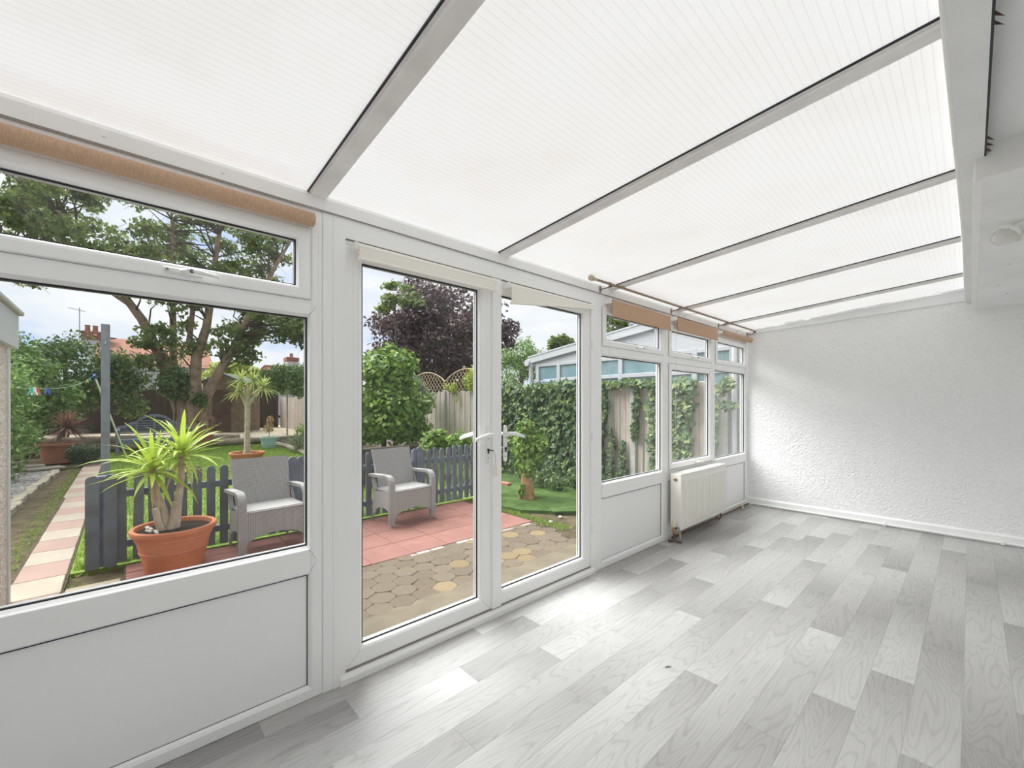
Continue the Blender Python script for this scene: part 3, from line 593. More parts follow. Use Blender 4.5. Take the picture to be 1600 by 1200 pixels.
# ================================================================== the garden: ground
gr = MB(); gr.box(-30, 40, 2.03, 60, -.6, G - .04); gr.build('ground', 'dirt', kind='structure', label='brown earth of the garden beneath lawn and paving', cat='ground')
def flat(name, poly, z, mat, label, cat, th=.06): return MB().prism(poly, z - th, z, 'z').build(name, mat, kind='structure', label=label, cat=cat)
lawn = flat('lawn', [(-.34, 5.2), (4.2, 5.2), (4.2, 5.3), (6.0, 6.3), (6.0, 17.6), (-.34, 17.6)], G - .005, 'lawn', 'green lawn behind the picket fence', 'lawn')
turf = flat('lawn_turf', [(3.98, 4.15), (4.55, 3.45), (6.0, 2.2), (6.05, 2.2), (6.05, 6.6), (4.2, 6.4), (4.1, 4.9), (3.9, 4.7)], G + .004, 'turf', 'bright green turf patch beside the ivy fence', 'turf')
MB().prism([(4.2, 3.75), (5.1, 3.1), (5.35, 3.75), (4.6, 4.5)], G + .004, G + .018, 'z').build('turf_mat', 'turf', turf)
flat('gravel_bed', [(-3.2, 6.0), (-1.1, 6.0), (-1.1, 13.6), (-3.2, 13.6)], G - .01, 'gravel', 'grey gravel bed beside the hedge', 'gravel')
flat('raised_gravel', [(-6, 17.7), (9, 17.7), (9, 27), (-6, 27)], .06, 'gravel_tan', 'tan gravel bed behind the sleepers', 'gravel', .2)
flat('flower_bed', [(4.05, 9.5), (6.0, 9.5), (6.0, 17.6), (4.05, 17.6)], G + .02, 'dirt', 'earth flower bed along the far board fence', 'flower bed')
# concrete strip by the doors, interlocking pavers, red patio, path
B(-.62, 6.05, 2.03, 2.78, -.5, G, .01).build('concrete_strip', 'concrete', kind='structure', label='buff concrete strip outside the French doors', cat='paving')
pv = flat('paved_strip', [(-.05, 2.74), (3.62, 2.74), (3.66, 3.64), (-.05, 3.64)], G - .012, 'joint_soil', 'worn interlocking pavers between concrete and red patio', 'paving', .2)
def hexmesh(r):
    pts = []
    for k in range(12):
        a = math.pi * k / 6 + math.pi / 6; q = r * (.985 if k % 2 == 0 else .905) * RNG.uniform(.965, 1.02); pts.append((q * math.cos(a), q * math.sin(a)))
    mb = MB(); n = 12; zz = [(-.03, 1), (-.004, 1), (0, .95)]
    vs = [(p[0] * s_, p[1] * s_, z) for z, s_ in zz for p in pts]; fs = [tuple(range(24, 36))]
    for i in (0, 1):
        for k in range(12): l = (k + 1) % 12; fs.append((i * 12 + k, i * 12 + l, i * 12 + 12 + l, i * 12 + 12 + k))
    return mb.add(vs, fs).mesh('paver', 'paver_grey')
hx = [hexmesh(.105) for _ in range(5)]; hxb = []
for mme in hx:
    c = mme.copy(); c.materials.clear(); c.materials.append(MATS['paver_buff']); hxb.append(c)
for r_ in range(6):
    y = 2.83 + r_ * .157
    for c_ in range(21):
        x_ = .06 + c_ * .182 + (.091 if r_ % 2 else 0)
        if x_ > 3.66 - (.1 if r_ < 2 else 0): continue
        obj('paver', random.choice(hxb if random.random() < .17 else hx), pv, (x_, y, G + random.uniform(-.004, .004)), rot=(R(random.uniform(-1.2, 1.2)), R(random.uniform(-1.2, 1.2)), random.choice((0, 1, 2, 3, 4, 5)) * math.pi / 3 + R(random.uniform(-3, 3))))
pt = flat('patio', [(0.0, 3.66), (3.68, 3.66), (3.68, 5.12), (0.0, 5.12)], G - .006, 'joint_soil', 'square red concrete slab patio under the rattan chairs', 'patio', .2)
sl = {}
for i in range(9):
    for j in range(4):
        xa = 2.06 + .41 * (i - 5); ya = 3.65 + .41 * j; yb = min(ya + .41, 5.12); hy = (yb - ya) / 2
        if yb - ya < .1: continue
        k_ = round(hy, 3)
        if k_ not in sl: sl[k_] = B(-.2025, .2025, -hy + .0025, hy - .0025, -.035, .0, .004).mesh('slab', 'slab_red')
        obj('slab', sl[k_], pt, (xa + .205, ya + hy, G + .006 + random.uniform(-.002, .002)), rot=(R(random.uniform(-.25, .25)), R(random.uniform(-.25, .25)), 0))
for i in range(11):
    xa = 1.93 + i * .155
    if random.random() < .9: obj('mortar_fillet', B(0, .148, 0, .045 + .02 * random.random(), -.03, .0, .008).mesh('mortar_fillet', 'mortar_white'), pt, (xa, 3.59, G + .002))
pa = flat('path', [(-.68, 3.2), (-.345, 3.2), (-.345, 14.2), (-.72, 14.2)], G - .01, 'joint_soil', 'narrow path of alternating pink and cream slabs', 'path', .2)
pm = [B(-.150, .150, -.232, .232, -.03, 0, .005).mesh('slab', c_) for c_ in ('slab_pink', 'slab_cream')]
for i in range(23):
    obj('slab', pm[i % 2], pa, (-.51 - (.03 if i > 12 else 0), 3.55 + .47 * i, G + .004), rot=(0, 0, R(random.uniform(-.8, .8))))
fl = flat('flagstones', [(-.345, 3.2), (-.01, 3.2), (-.01, 4.78), (-.345, 4.78)], G - .01, 'joint_soil', 'cream flagstones between the path and the red patio', 'paving', .2)
for j, (ya, yb) in enumerate(((3.2, 3.72), (3.73, 4.24), (4.25, 4.78))): obj('slab', B(-.335, -.02, ya, yb, -.03, .0, .005).mesh('slab', 'flag_cream'), fl, (0, 0, G + .003))
# timber edging beside the path
for i, (a, b) in enumerate((((-1.17, 8.0), (-1.14, 10.6)), ((-1.14, 10.62), (-1.06, 13.2)))):
    e_ = thing('timber_edging', ('weathered timber edging board between gravel and path, nearer piece', 'weathered timber edging board between gravel and path, by the large pot')[i], 'edging', (a[0], a[1], G))
    e_.rotation_euler = (0, 0, math.atan2(b[1] - a[1], b[0] - a[0])); L_ = math.hypot(b[0] - a[0], b[1] - a[1])
    t_ = MB(); n_ = 8
    for q in range(n_):
        xa, xb = L_ * q / n_, L_ * (q + 1) / n_ + .004; wob = .02 * math.sin(q * 1.7 + i); t_.box(xa, xb, -.06 + wob, .06 + wob, -.05, .045 + .01 * random.random(), .012)
    t_.build('board', 'edging_timber', e_)
for i in range(2):
    obj('slate_piece', B(-.28, .28, -.2, .2, 0, .045, .012).mesh('slate_piece', 'slab_cream'), None, (-1.62 + .34 * i, 14.45 - .62 * i, G), 'loose %s slab lying by the large potted cordyline' % ('cream', 'tilted cream')[i], 'slab', rot=(0, 0, .15 + .2 * i))
# sleepers and logs retaining the raised bed
def logx(x0, x1, y, z, r_, label, lean=0):
    mb = MB(); n_ = 9; mb.tube([(x0 + (x1 - x0) * i / n_, y + lean * i / n_ + .02 * math.sin(i * 2.1), z + .012 * math.sin(i * 1.3)) for i in range(n_ + 1)], [r_ * RNG.uniform(.93, 1.05) for _ in range(n_ + 1)], 10)
    return mb.build('log', 'sleeper', label=label, cat='log', smooth=True)
logx(-3.4, .35, 17.45, .23, .115, 'long round log forming the top rail of the raised bed'); logx(-3.4, .35, 17.42, -.008, .115, 'long round log under the top log of the raised bed')
logx(1.55, 3.1, 18.1, .08, .12, 'short log behind the small red cordyline pot'); logx(2.35, 3.95, 17.3, -.03, .10, 'short log on the lawn edge behind the potted palm', .2)
logx(.4, 1.48, 18.3, .06, .1, 'short log behind the blue bench')
el = MB(); el.tube([(3.95, 17.1, -.1), (3.92, 15.0, -.09), (3.84, 13.2, -.1), (3.72, 12.2, -.1)], [.07, .075, .07, .07], 8); el.build('log', 'edging_timber', label='pale log edging the lawn beside the yellow flowers', cat='log', smooth=True)
B(2.55, 4.25, 7.3, 7.42, -.2, .50, .012).build('planter_wall', 'bark_dark', label='dark timber planter wall below the big green shrub', cat='planter')
# ---- grass blades
n = 52000; P = np.empty((n, 3)); P[:, 0] = RNG.uniform(-.33, 4.15, n); P[:, 0] = np.minimum(P[:, 0], 3.7 + RNG.uniform(0, .1, n)); P[:, 1] = 5.27 + (17.2 - 5.27) * RNG.uniform(0, 1, n) ** 1.6; P[:, 2] = G - .005
P[(P[:, 1] > 7.2) & (P[:, 1] < 7.5) & (P[:, 0] > 2.45), 1] = 7.6; hgt = RNG.uniform(.02, .055, n) * np.where(P[:, 1] < 5.5, 1.5, 1); an = RNG.uniform(0, 6.283, n); wd = RNG.uniform(.003, .006, n) * (1 + (P[:, 1] - 5) * .12)
dx = np.stack([np.cos(an) * wd, np.sin(an) * wd, 0 * an], 1); tip = P + np.stack([RNG.normal(0, .018, n), RNG.normal(0, .018, n), hgt], 1)
obj('grass_blades', npmesh('grass_blades', np.stack([P - dx, P + dx, tip], 1), 3, 'grass'), label='short green grass growing on the lawn', cat='grass', kind='stuff')
n = 5000; P = np.empty((n, 3)); P[:, 0] = RNG.choice([-.36, -.75, 3.85], n) + RNG.normal(0, .06, n); P[:, 1] = RNG.uniform(4.85, 13.5, n); k_ = P[:, 0] > 2; P[k_, 1] = 3.2 + (P[k_, 1] - 4.8) * .2; P[:, 2] = G - .03
an = RNG.uniform(0, 6.283, n); wd = RNG.uniform(.003, .006, n); dx = np.stack([np.cos(an) * wd, np.sin(an) * wd, 0 * an], 1); tip = P + np.stack([RNG.normal(0, .02, n), RNG.normal(0, .02, n), RNG.uniform(.02, .045, n)], 1)
obj('weed_grass', npmesh('weed_grass', np.stack([P - dx, P + dx, tip], 1), 3, 'grass'), label='sparse weedy grass along the path edges', cat='grass', kind='stuff')

# ---- outbuilding at the left, washing post, prop, line and pegs
ob = thing('outbuilding', 'pebbledash outbuilding corner with white fascia beside the path', 'building', (-.62, 4.73, G))
B(-2.6, 0, -2.1, 0, -.2, 1.98).build('wall', 'pebbledash', ob); B(-.05, .012, -.05, .012, -.2, 1.9, .004).build('corner_bead', 'house_white', ob)
B(-.03, .035, -2.2, .14, 1.86, 2.115, .004).build('fascia', 'conserv_white', ob); B(-2.7, .06, -2.25, .17, 2.115, 2.15, .008).build('roof_edge', 'concrete_post', ob)
ps = thing('washing_line_post', 'tall grey blue square washing line post behind the picket fence', 'post', (-.19, 8.19, G))
B(-.046, .046, -.046, .046, -.05, 2.56, .006).build('post', 'post_blue', ps); MB().tube([(0, -.05, 2.3), (0, -.07, 2.32), (0, -.07, 2.28), (0, -.05, 2.27)], .005, 5).build('hook', 'chrome', ps)
lp_ = thing('line_prop', 'white metal line prop leaning on the lawn behind the post', 'line prop', (.075, 14.40, G))
MB().tube([(0, 0, 0), (-.509, -2.45, 2.0)], .017, 8).build('pole', 'prop_white', lp_, smooth=True); MB().tube([(-.50, -2.41, 1.965), (-.515, -2.48, 2.03)], .024, 8).build('fork', 'peg_blue', lp_, smooth=True)
LA, LB = Vector((-.6, 4.86, 1.42)), Vector((-.434, 11.95, 1.88))
def onl(t_): p = LA.lerp(LB, t_); p.z -= .10 * 4 * t_ * (1 - t_); return p
ln = MB().tube([onl(i / 14) for i in range(15)], .002, 5); ln.build('washing_line', 'line_grey', label='thin washing line strung from the outbuilding to the white prop', cat='washing line')
for i, (t_, mt_, cn) in enumerate(((.085, 'peg_green', 'green'), (.105, 'peg_white', 'white'), (.125, 'peg_red', 'red'), (.20, 'peg_blue', 'blue'), (.78, 'peg_yellow', 'yellow'), (.85, 'peg_green', 'pale green'))):
    p = onl(t_); g_ = thing('clothes_peg', '%s plastic clothes peg hanging on the washing line%s' % (cn, '' if i != 0 else ' by the outbuilding'), 'clothes peg', p, group='pegs on the washing line')
    for s_ in (-1, 1): a_ = MB(); a_.tube([(s_ * .004, 0, .015), (s_ * .006, 0, -.02), (s_ * .018, 0, -.055)], [.006, .007, .005], 6); a_.build('jaw', mt_, g_)

# ---- picket fence
pf = thing('picket_fence', 'grey blue painted picket fence behind the patio', 'fence', (0, 5.235, G))
def picket(w_, h_, t_=.02, mat='fence_blue'):
    r_ = w_ / 2; pts = [(-r_, 0), (r_, 0)] + [(r_ * math.cos(a), h_ - r_ + r_ * math.sin(a)) for a in [math.pi * q / 8 for q in range(9)]]; return MB().prism(pts, -t_, 0, 'y').mesh('picket', mat)
pk = [picket(.072, .80), picket(.072, .785), picket(.072, .81)]; X_ = -.016
while X_ < 4.15:
    obj('picket', random.choice(pk), pf, (X_, -.012, .02), rot=(0, R(random.uniform(-.7, .7)), 0)); X_ += .1105
pw_ = picket(.088, .82, .03)
for x_ in (-.205, -.09): obj('picket', pw_, pf, (x_, -.03, .0))
for x_ in (1.405, 1.50, 3.03): obj('picket', picket(.095, .83, .03), pf, (x_, -.014, .02))
for z_ in (.14, .60): obj('rail', B(-.1, 4.2, 0, .035, z_, z_ + .065, .005).mesh('rail', 'fence_blue'), pf, (0, -.012, 0))
for x_ in (-.15, 1.45, 3.0, 4.18): obj('fence_post', B(x_ - .035, x_ + .035, .02, .09, -.05, .80, .006).mesh('fence_post', 'fence_blue'), pf)
lk = MB(); lk.box(1.44, 1.47, -.04, -.012, .66, .70, .006); lk.tube([(1.446, -.026, .70), (1.447, -.026, .722), (1.463, -.026, .722), (1.464, -.026, .70)], .003, 6); lk.build('padlock', 'brass', pf)

# ---- rattan chairs
def rattan_chair(loc, rz, label):
    c = thing('rattan_chair', label, 'chair', loc, rz, 'rattan patio chairs'); W, Dp = .60, .46; hw = W / 2; zs = .40
    ap = [(-hw + .01, zs), (hw - .01, zs), (hw - .01, .10), (hw - .05, .11)] + [((hw - .05) * math.cos(a), .10 + .085 * math.sin(a)) for a in [math.pi * q / 10 for q in range(1, 10)]] + [(-hw + .05, .11), (-hw + .01, .10)]
    MB().prism(ap, -Dp / 2 + .012, -Dp / 2 + .032, 'y').build('front_apron', 'rattan', c)
    sp = [(-Dp / 2 + .03, zs), (Dp / 2 - .02, zs - .02), (Dp / 2 - .02, .10), (Dp / 2 - .06, .11)] + [((Dp / 2 - .06) * math.cos(a), .11 + .09 * math.sin(a)) for a in [math.pi * q / 8 for q in range(1, 8)]] + [(-Dp / 2 + .06, .11), (-Dp / 2 + .03, .10)]
    for s_ in (-1, 1):
        MB().prism(sp, s_ * (hw - .02) - .01, s_ * (hw - .02) + .01, 'x').build('side_apron', 'rattan', c)
        y0 = -Dp / 2; pth_o = [(Dp / 2 + .02, .585), (y0 + .15, .60)] + [(y0 + .11 - .11 * math.sin(a) - .0, .49 + .11 * math.cos(a)) for a in [math.pi / 2 * q / 7 for q in range(0, 8)]] + [(y0, .12), (y0 + .008, .03)]
        pth_i = [(Dp / 2 + .02, .555), (y0 + .15, .568)] + [(y0 + .115 - .075 * math.sin(a), .493 + .075 * math.cos(a)) for a in [math.pi / 2 * q / 7 for q in range(0, 8)]] + [(y0 + .04, .12), (y0 + .036, .03)]
        MB().prism(pth_o + pth_i[::-1], s_ * (hw - .005) - .035, s_ * (hw - .005) + .035, 'x').build('armrest', 'rattan', c)
        MB().tube([(s_ * (hw - .02), y0 + .022, .06), (s_ * (hw - .02), y0 + .022, 0)], [.016, .012], 8).build('leg', 'rattan', c)
        MB().tube([(s_ * (hw - .03), Dp / 2 - .03, .40), (s_ * (hw - .03), Dp / 2 + .03, 0)], [.02, .014], 8).build('leg', 'rattan', c)
        MB().prism([(Dp / 2 - .11, .40), (Dp / 2 - .06, .40), (Dp / 2 + .02, .56), (Dp / 2 - .035, .56)], s_ * (hw - .012) - .015, s_ * (hw - .012) + .015, 'x').build('arm_support', 'rattan', c)
    B(-hw + .02, hw - .02, -Dp / 2 + .008, Dp / 2 - .06, zs - .015, zs + .02, .012).build('seat', 'rattan', c)
    bk = MB(); n_ = 6; sec = []
    for q in range(n_ + 1):
        f = q / n_; y = Dp / 2 - .10 + .11 * f + .02 * f * f; z = zs - .02 + (.875 - zs + .02) * f; w_ = hw - .045 + .02 * f; sec.append((w_, y, z))
    vs = []; fs = []
    for w_, y, z in sec: vs += [(-w_, y, z), (w_, y, z), (w_, y + .028, z - .006), (-w_, y + .028, z - .006)]
    for q in range(n_):
        for k in range(4): l = (k + 1) % 4; fs.append((q * 4 + k, q * 4 + l, q * 4 + 4 + l, q * 4 + 4 + k))
    fs += [(3, 2, 1, 0), (n_ * 4, n_ * 4 + 1, n_ * 4 + 2, n_ * 4 + 3)]; bk.add(vs, fs); bk.build('backrest', 'rattan', c); return c
rattan_chair((1.09, 4.865, G + .006), R(5), 'grey rattan armchair on the patio beside the potted yucca')
rattan_chair((2.565, 4.80, G + .006), R(6), 'grey rattan armchair on the patio outside the French doors')

# ---- pots and spiky plants
def pot(name, label, loc, rb, rr, h_, mat, cat='pot', bands=True):
    p = thing(name, label, cat, loc); lip = h_ * .12
    pr = [(rb * .9, 0), (rb, .01), (rr * .86, h_ * .74), (rr * .885, h_ * .755), (rr * .88, h_ * .80), (rr * .92, h_ * .82), (rr * .93, h_ * .86), (rr * .985, h_ * .88), (rr, h_ * .92), (rr * .995, h_ * .98), (rr * .97, h_), (rr * .90, h_ * .99), (rr * .875, h_ * .94), (rr * .85, h_ * .80), (0, h_ * .80)]
    if bands: pr[2:2] = [(rb + (rr * .86 - rb) * .62, h_ * .46), (rb + (rr * .86 - rb) * .62 + .006, h_ * .47), (rb + (rr * .86 - rb) * .65 + .006, h_ * .49), (rb + (rr * .86 - rb) * .66, h_ * .50)]
    MB().lathe(pr, 40).build('pot_body', mat, p, smooth=30); MB().lathe([(rr * .872, h_ * .9), (rr * .5, h_ * .925), (0, h_ * .93)], 28).build('soil', 'soil', p, smooth=True); return p
def strap(L_, w_, droop, mat, name='leaf', n_=6):
    vs = []; fs = []
    for i in range(n_ + 1):
        f = i / n_; ww = w_ * (.55 + .45 * math.sin(min(1, f * 2.2) * math.pi / 2)) * (1 - f ** 3) + .0006; x_ = L_ * (f - droop * .25 * f ** 3); z_ = -droop * L_ * f ** 2 * .6
        vs += [(x_, -ww, z_ + ww * .35), (x_, 0, z_), (x_, ww, z_ + ww * .35)]
    for i in range(n_):
        for k in (0, 1): fs.append((i * 3 + k, i * 3 + k + 1, i * 3 + 4 + k, i * 3 + 3 + k))
    return MB().add(vs, fs).mesh(name, mat, True)
p1 = pot('plant_pot', 'large terracotta pot holding the green yucca beside the patio', (.33, 4.76, G), .20, .305, .385, 'terracotta')
for i in range(9): a = 2.6 + i * .18; r_ = .14 + .08 * random.random(); obj('pebble', MB().lathe([(0, -.008), (.014, -.004), (.017, .003), (.010, .011), (0, .013)], 8).mesh('pebble', 'pebble', True), p1, (r_ * math.cos(a), r_ * math.sin(a), .365 + .005 * random.random()), rot=(random.random(), random.random(), random.random()))
yu = thing('yucca', 'two headed bright green yucca growing in the large terracotta pot', 'plant', (.30, 4.76, .19))
ST = [[(-.02, 0, 0), (-.05, .02, .18), (-.10, .04, .36), (-.118, .06, .50)], [(.03, 0, 0), (.05, .0, .2), (.075, .01, .45), (.08, .02, .62)], [(-.05, -.02, 0), (-.085, -.02, .10), (-.10, -.02, .21)], [(.0, -.03, 0), (.02, -.035, .12), (.032, -.04, .25)]]
for s_, r_ in zip(ST, ([.036, .032, .028, .022], [.040, .032, .027, .022], [.034, .028, .026], [.036, .030, .026])): MB().tube(s_, r_, 10).build('stem', 'bark_pale', yu, smooth=50)
ly = [strap(.44, .019, .35, 'leaf_yucca'), strap(.50, .020, .55, 'leaf_yucca'), strap(.38, .018, .2, 'leaf_yucca'), strap(.46, .019, .8, 'leaf_yucca')]; ld = [strap(.34, .008, .5, 'leaf_yucca_dry'), strap(.28, .007, .9, 'leaf_yucca_dry')]
def crown(parent, c, meshes, n_, emin, emax, sc=1.0, dry=None, nd=0):
    k = MB().lathe([(.012, -.05), (.028, -.02), (.026, .02), (.008, .05), (0, .055)], 10).build('crown', 'leaf_yucca_dry', parent, c, smooth=True)
    for i in range(n_):
        f = (i + .5) / n_; el = emax - (emax - emin) * f ** .8 + random.uniform(-6, 6); az = i * 137.5 + random.uniform(-14, 14)
        o = obj('leaf', random.choice(meshes), k, (0, 0, .02 - .05 * f), rot=(R(random.uniform(-14, 14)), R(-el), R(az))); s_ = sc * random.uniform(.82, 1.12); o.scale = (s_, s_, s_)
    for i in range(nd):
        o = obj('leaf', random.choice(dry), k, (0, 0, -.04), rot=(R(random.uniform(-20, 20)), R(random.uniform(25, 62)), R(random.uniform(0, 360)))); o.scale = (sc,) * 3
    return k
crown(yu, (-.118, .06, .53), ly, 46, -12, 84, 1.0, ld, 9); crown(yu, (.08, .02, .65), ly, 46, -8, 84, 1.0, ld, 7)
def spiky(center, n_, L_, w_, droop, emin, emax):
    V = []
    for i in range(n_):
        f = (i + .5) / n_; el = R(emax - (emax - emin) * f + random.uniform(-8, 8)); az = R(i * 137.5 + random.uniform(-15, 15)); l_ = L_ * random.uniform(.8, 1.1)
        d_ = Vector((math.cos(el) * math.cos(az), math.cos(el) * math.sin(az), math.sin(el))); s_ = Vector((-math.sin(az), math.cos(az), 0)); pr_ = None
        for q in range(4):
            def pp(t_): return Vector(center) + d_ * l_ * t_ + Vector((0, 0, -droop * l_ * t_ * t_ * .6))
            a, b = q / 4, (q + 1) / 4; wa, wb = w_ * (1 - a ** 3) * (.6 + .8 * min(a, .5)), w_ * (1 - b ** 3) * (.6 + .8 * min(b, .5)) + .0005
            V.append([pp(a) - s_ * wa, pp(a) + s_ * wa, pp(b) + s_ * wb, pp(b) - s_ * wb])
    return np.array([[tuple(p) for p in q] for q in V])
p2 = pot('plant_pot', 'wide terracotta tub standing at the end of the path', (-1.16, 15.2, G), .30, .42, .49, 'terracotta_far')
cd = thing('cordyline', 'purple bronze cordyline in the wide tub at the path end', 'plant', (-1.16, 15.2, .24))
MB().tube([(0, 0, 0), (-.02, .02, .2), (.10, .0, .42)], [.06, .05, .045], 8).build('stem', 'bark', cd, smooth=True); obj('foliage', npmesh('foliage', spiky((.13, 0, .46), 110, .62, .022, .35, -35, 85), 4, 'leaf_cordyline'), cd)
p3 = pot('plant_pot', 'terracotta pot on the lawn holding the slim branching palm', (1.97, 10.65, G), .22, .335, .40, 'terracotta')
c2 = thing('cabbage_palm', 'slim branching cabbage palm in a pot on the lawn', 'plant', (1.97, 10.65, .20))
for pts, r_ in (([(0, 0, 0), (.0, 0, .08), (.005, 0, .6), (.015, .02, 1.11)], [.10, .065, .055, .055]), ([(.01, .02, 1.08), (-.06, .08, 1.22), (-.10, .12, 1.33)], [.045, .035, .03]), ([(.015, .02, 1.08), (.02, .03, 1.35), (.02, .03, 1.56)], [.05, .042, .04]), ([(.02, .0, 1.08), (.10, -.07, 1.22), (.20, -.17, 1.38), (.25, -.21, 1.42)], [.042, .036, .032, .03])): MB().tube(pts, r_, 8).build('stem', 'bark_pale', c2, smooth=True)
for cc in ((-.12, .14, 1.37), (-.09, .11, 1.62), (.12, -.0, 1.62), (.27, -.22, 1.46)): obj('foliage', npmesh('foliage', spiky(cc, 46, .40, .014, .5, -35, 80), 4, 'leaf_palm_far'), c2)
p4 = pot('plant_pot', 'small terracotta pot by the big tree holding a red cordyline', (2.05, 17.6, -.06), .15, .23, .30, 'terracotta_far', bands=False)
c4 = thing('cordyline', 'small red cordyline in the pot by the big tree', 'plant', (2.05, 17.6, .20))
for dx_ in (-.22, .12): MB().tube([(0, 0, 0), (dx_ * .5, 0, .15), (dx_, 0, .42)], .022, 6).build('stem', 'bark', c4); obj('foliage', npmesh('foliage', spiky((dx_, 0, .44), 50, .36, .016, .3, -30, 85), 4, 'leaf_cordyline'), c4)
tp = pot('plant_pot', 'pale teal ribbed pot at the lawn edge near the yellow flowers', (3.50, 15.6, -.15), .18, .27, .36, 'teal_pot', bands=False)
for z_ in (.10, .17, .24): MB().lathe([(.185 + z_ * .17, z_ - .012), (.20 + z_ * .17, z_), (.185 + z_ * .17, z_ + .012)], 24).build('rib', 'teal_pot', tp, smooth=True)
dp = thing('dried_plant', 'pale dried seed head plant in the teal pot', 'plant', (3.50, 15.6, .17)); obj('foliage', npmesh('foliage', cloud([(0, 0, .35, .16, .16, .2), (.05, 0, .6, .12, .12, .15)], 260, .06), 4, 'leaf_yucca_dry'), dp); MB().tube([(0, 0, 0), (.02, 0, .5)], .012, 5).build('stem', 'bark_pale', dp)

# ---- blue bench
bn = thing('garden_bench', 'grey blue curved back garden bench on the lawn', 'bench', (.66, 16.35, G), R(-3)); W = 1.66; hw = W / 2; BK = 'bench_blue'
for s_ in (-1, 1):
    B(s_ * (hw - .04) - .035, s_ * (hw - .04) + .035, -.28, -.21, 0, .66, .006).build('leg', BK, bn); B(s_ * (hw - .04) - .035, s_ * (hw - .04) + .035, .20, .27, 0, .78, .006).build('leg', BK, bn)
    ar = MB(); ar.prism([(-.32, .64), (.25, .68), (.25, .73), (-.30, .70), (-.36, .73), (-.40, .69), (-.37, .65)], s_ * (hw - .04) - .045, s_ * (hw - .04) + .045, 'x'); ar.build('armrest', BK, bn); B(s_ * (hw - .04) - .025, s_ * (hw - .04) + .025, -.22, .22, .30, .36).build('side_rail', BK, bn)
for i in range(6): B(-hw + .04, hw - .04, -.28 + i * .082, -.28 + i * .082 + .068, .41, .435, .004).build('seat_slat', BK, bn)
B(-hw + .04, hw - .04, -.29, -.26, .33, .41, .004).build('front_rail', BK, bn)
def topz(x_):
    a = abs(x_) / hw
    return 1.14 - .21 * (a / .46) ** 2.2 * .75 if a < .46 else (.955 - .06 * ((a - .46) / .24) ** .6 if a < .70 else .865 - .075 * ((a - .7) / .3) ** .7)
tr_ = MB(); xs = [-hw + .02 + (W - .04) * i / 44 for i in range(45)]
up_ = [(x_, topz(x_)) for x_ in xs]; lo_ = [(x_, topz(x_) - .075) for x_ in xs]
for i in range(44): tr_.prism([lo_[i], lo_[i + 1], up_[i + 1], up_[i]], .215, .26, 'y')
tr_.build('top_rail', BK, bn)
for x_ in (-.40, 0, .40): B(x_ - .025, x_ + .025, .222, .252, .42, topz(x_) - .04).build('back_post', BK, bn)
for i in range(7):
    z_ = .50 + i * .072; ww = max([abs(x_) for x_ in xs if topz(x_) - .07 > z_] or [0])
    if ww > .1: B(-ww, ww, .228, .246, z_, z_ + .03).build('back_slat', BK, bn)

# ---- board fence at the right with posts and trellis
XF = 6.1
bf = thing('board_fence', 'weathered vertical board fence along the right side of the garden', 'fence', (XF, 0, G))
bm_ = [B(0, .024, -.0535, .0535, 0, h_, .009).mesh('board', 'fence_board') for h_ in (1.72, 1.735, 1.705)]
yy = 2.50; k = 0
while yy < 24.8:
    obj('board', bm_[k % 3], bf, (0.010 * (k % 2), yy, .04), rot=(0, 0, R(random.uniform(-1.2, 1.2)))); yy += .109; k += 1
for z_ in (.35, 1.0, 1.6): B(.036, .07, 2.44, 24.85, z_, z_ + .07).build('rail', 'fence_board', bf)
for y_ in (3.71, 5.54, 7.37, 9.2, 11.03, 12.86, 14.69, 16.52, 18.4, 20.2): B(-.04, .06, y_ - .05, y_ + .05, -.1, 1.80, .008).build('fence_post', 'concrete_post', bf)
for ya in (7.37, 9.2, 11.03):
    L_ = 1.83; tz = lambda f: 1.80 + .22 + .28 * math.sin(math.pi * f) ** .8
    t_ = MB(); t_.tube([(.01, ya + L_ * i / 12, tz(i / 12)) for i in range(13)], .014, 6); to = t_.build('trellis_arch', 'lattice_wood', bf, smooth=True)
    lt = MB()
    for sg in (1, -1):
        for i in range(-4, 16):
            y0 = ya + i * .15; pts = []
            for q in range(12):
                f = q / 11; y_ = y0 + sg * f * .6 + (0 if sg > 0 else .3); z_ = 1.78 + f * .62; ff = (y_ - ya) / L_
                if 0 <= ff <= 1 and z_ < tz(ff): pts.append((.01 + sg * .006, y_, z_))
            if len(pts) > 1: lt.tube([pts[0], pts[-1]], .006, 4)
    lt.build('lattice', 'lattice_wood', to)
# ---- brushwood fence across the back, shed
br_ = MB(); n = 90; x0, x1 = -6, 6.05
for i in range(n):
    xa, xb = x0 + (x1 - x0) * i / n, x0 + (x1 - x0) * (i + 1) / n; zt = 2.0 + random.uniform(-.03, .03); d_ = random.uniform(0, .05); br_.box(xa, xb, -d_, .12, 0, zt - .05)
br_.build('brushwood_fence', 'brushwood', None, (0, 25, .0), label='dark brushwood screen fence across the back of the garden', cat='fence')
sh = thing('garden_shed', 'dark timber garden shed with felt pitched roof behind the tree', 'shed', (3.15, 21.9, .05), R(-32)); hw = .76
for i in range(12):
    z_ = i * .185; B(-hw, hw, -.02 - .004 * (i % 2), 1.9, z_, min(z_ + .183, 2.16)).build('wall_board', 'shed_board', sh)
MB().prism([(-hw, 2.16), (hw, 2.16), (0, 2.50)], 0, 1.9, 'y').build('gable', 'shed_board', sh)
B(-.40, .32, -.045, -.02, .05, 1.85, .004).build('door', 'shed_door', sh)
for s_ in (-1, 1): MB().prism([(0, 2.50), (s_ * (hw + .1), 2.12), (s_ * (hw + .1), 2.19), (0, 2.58)], -.12, 2.0, 'y').build('roof_side', 'shed_roof', sh)

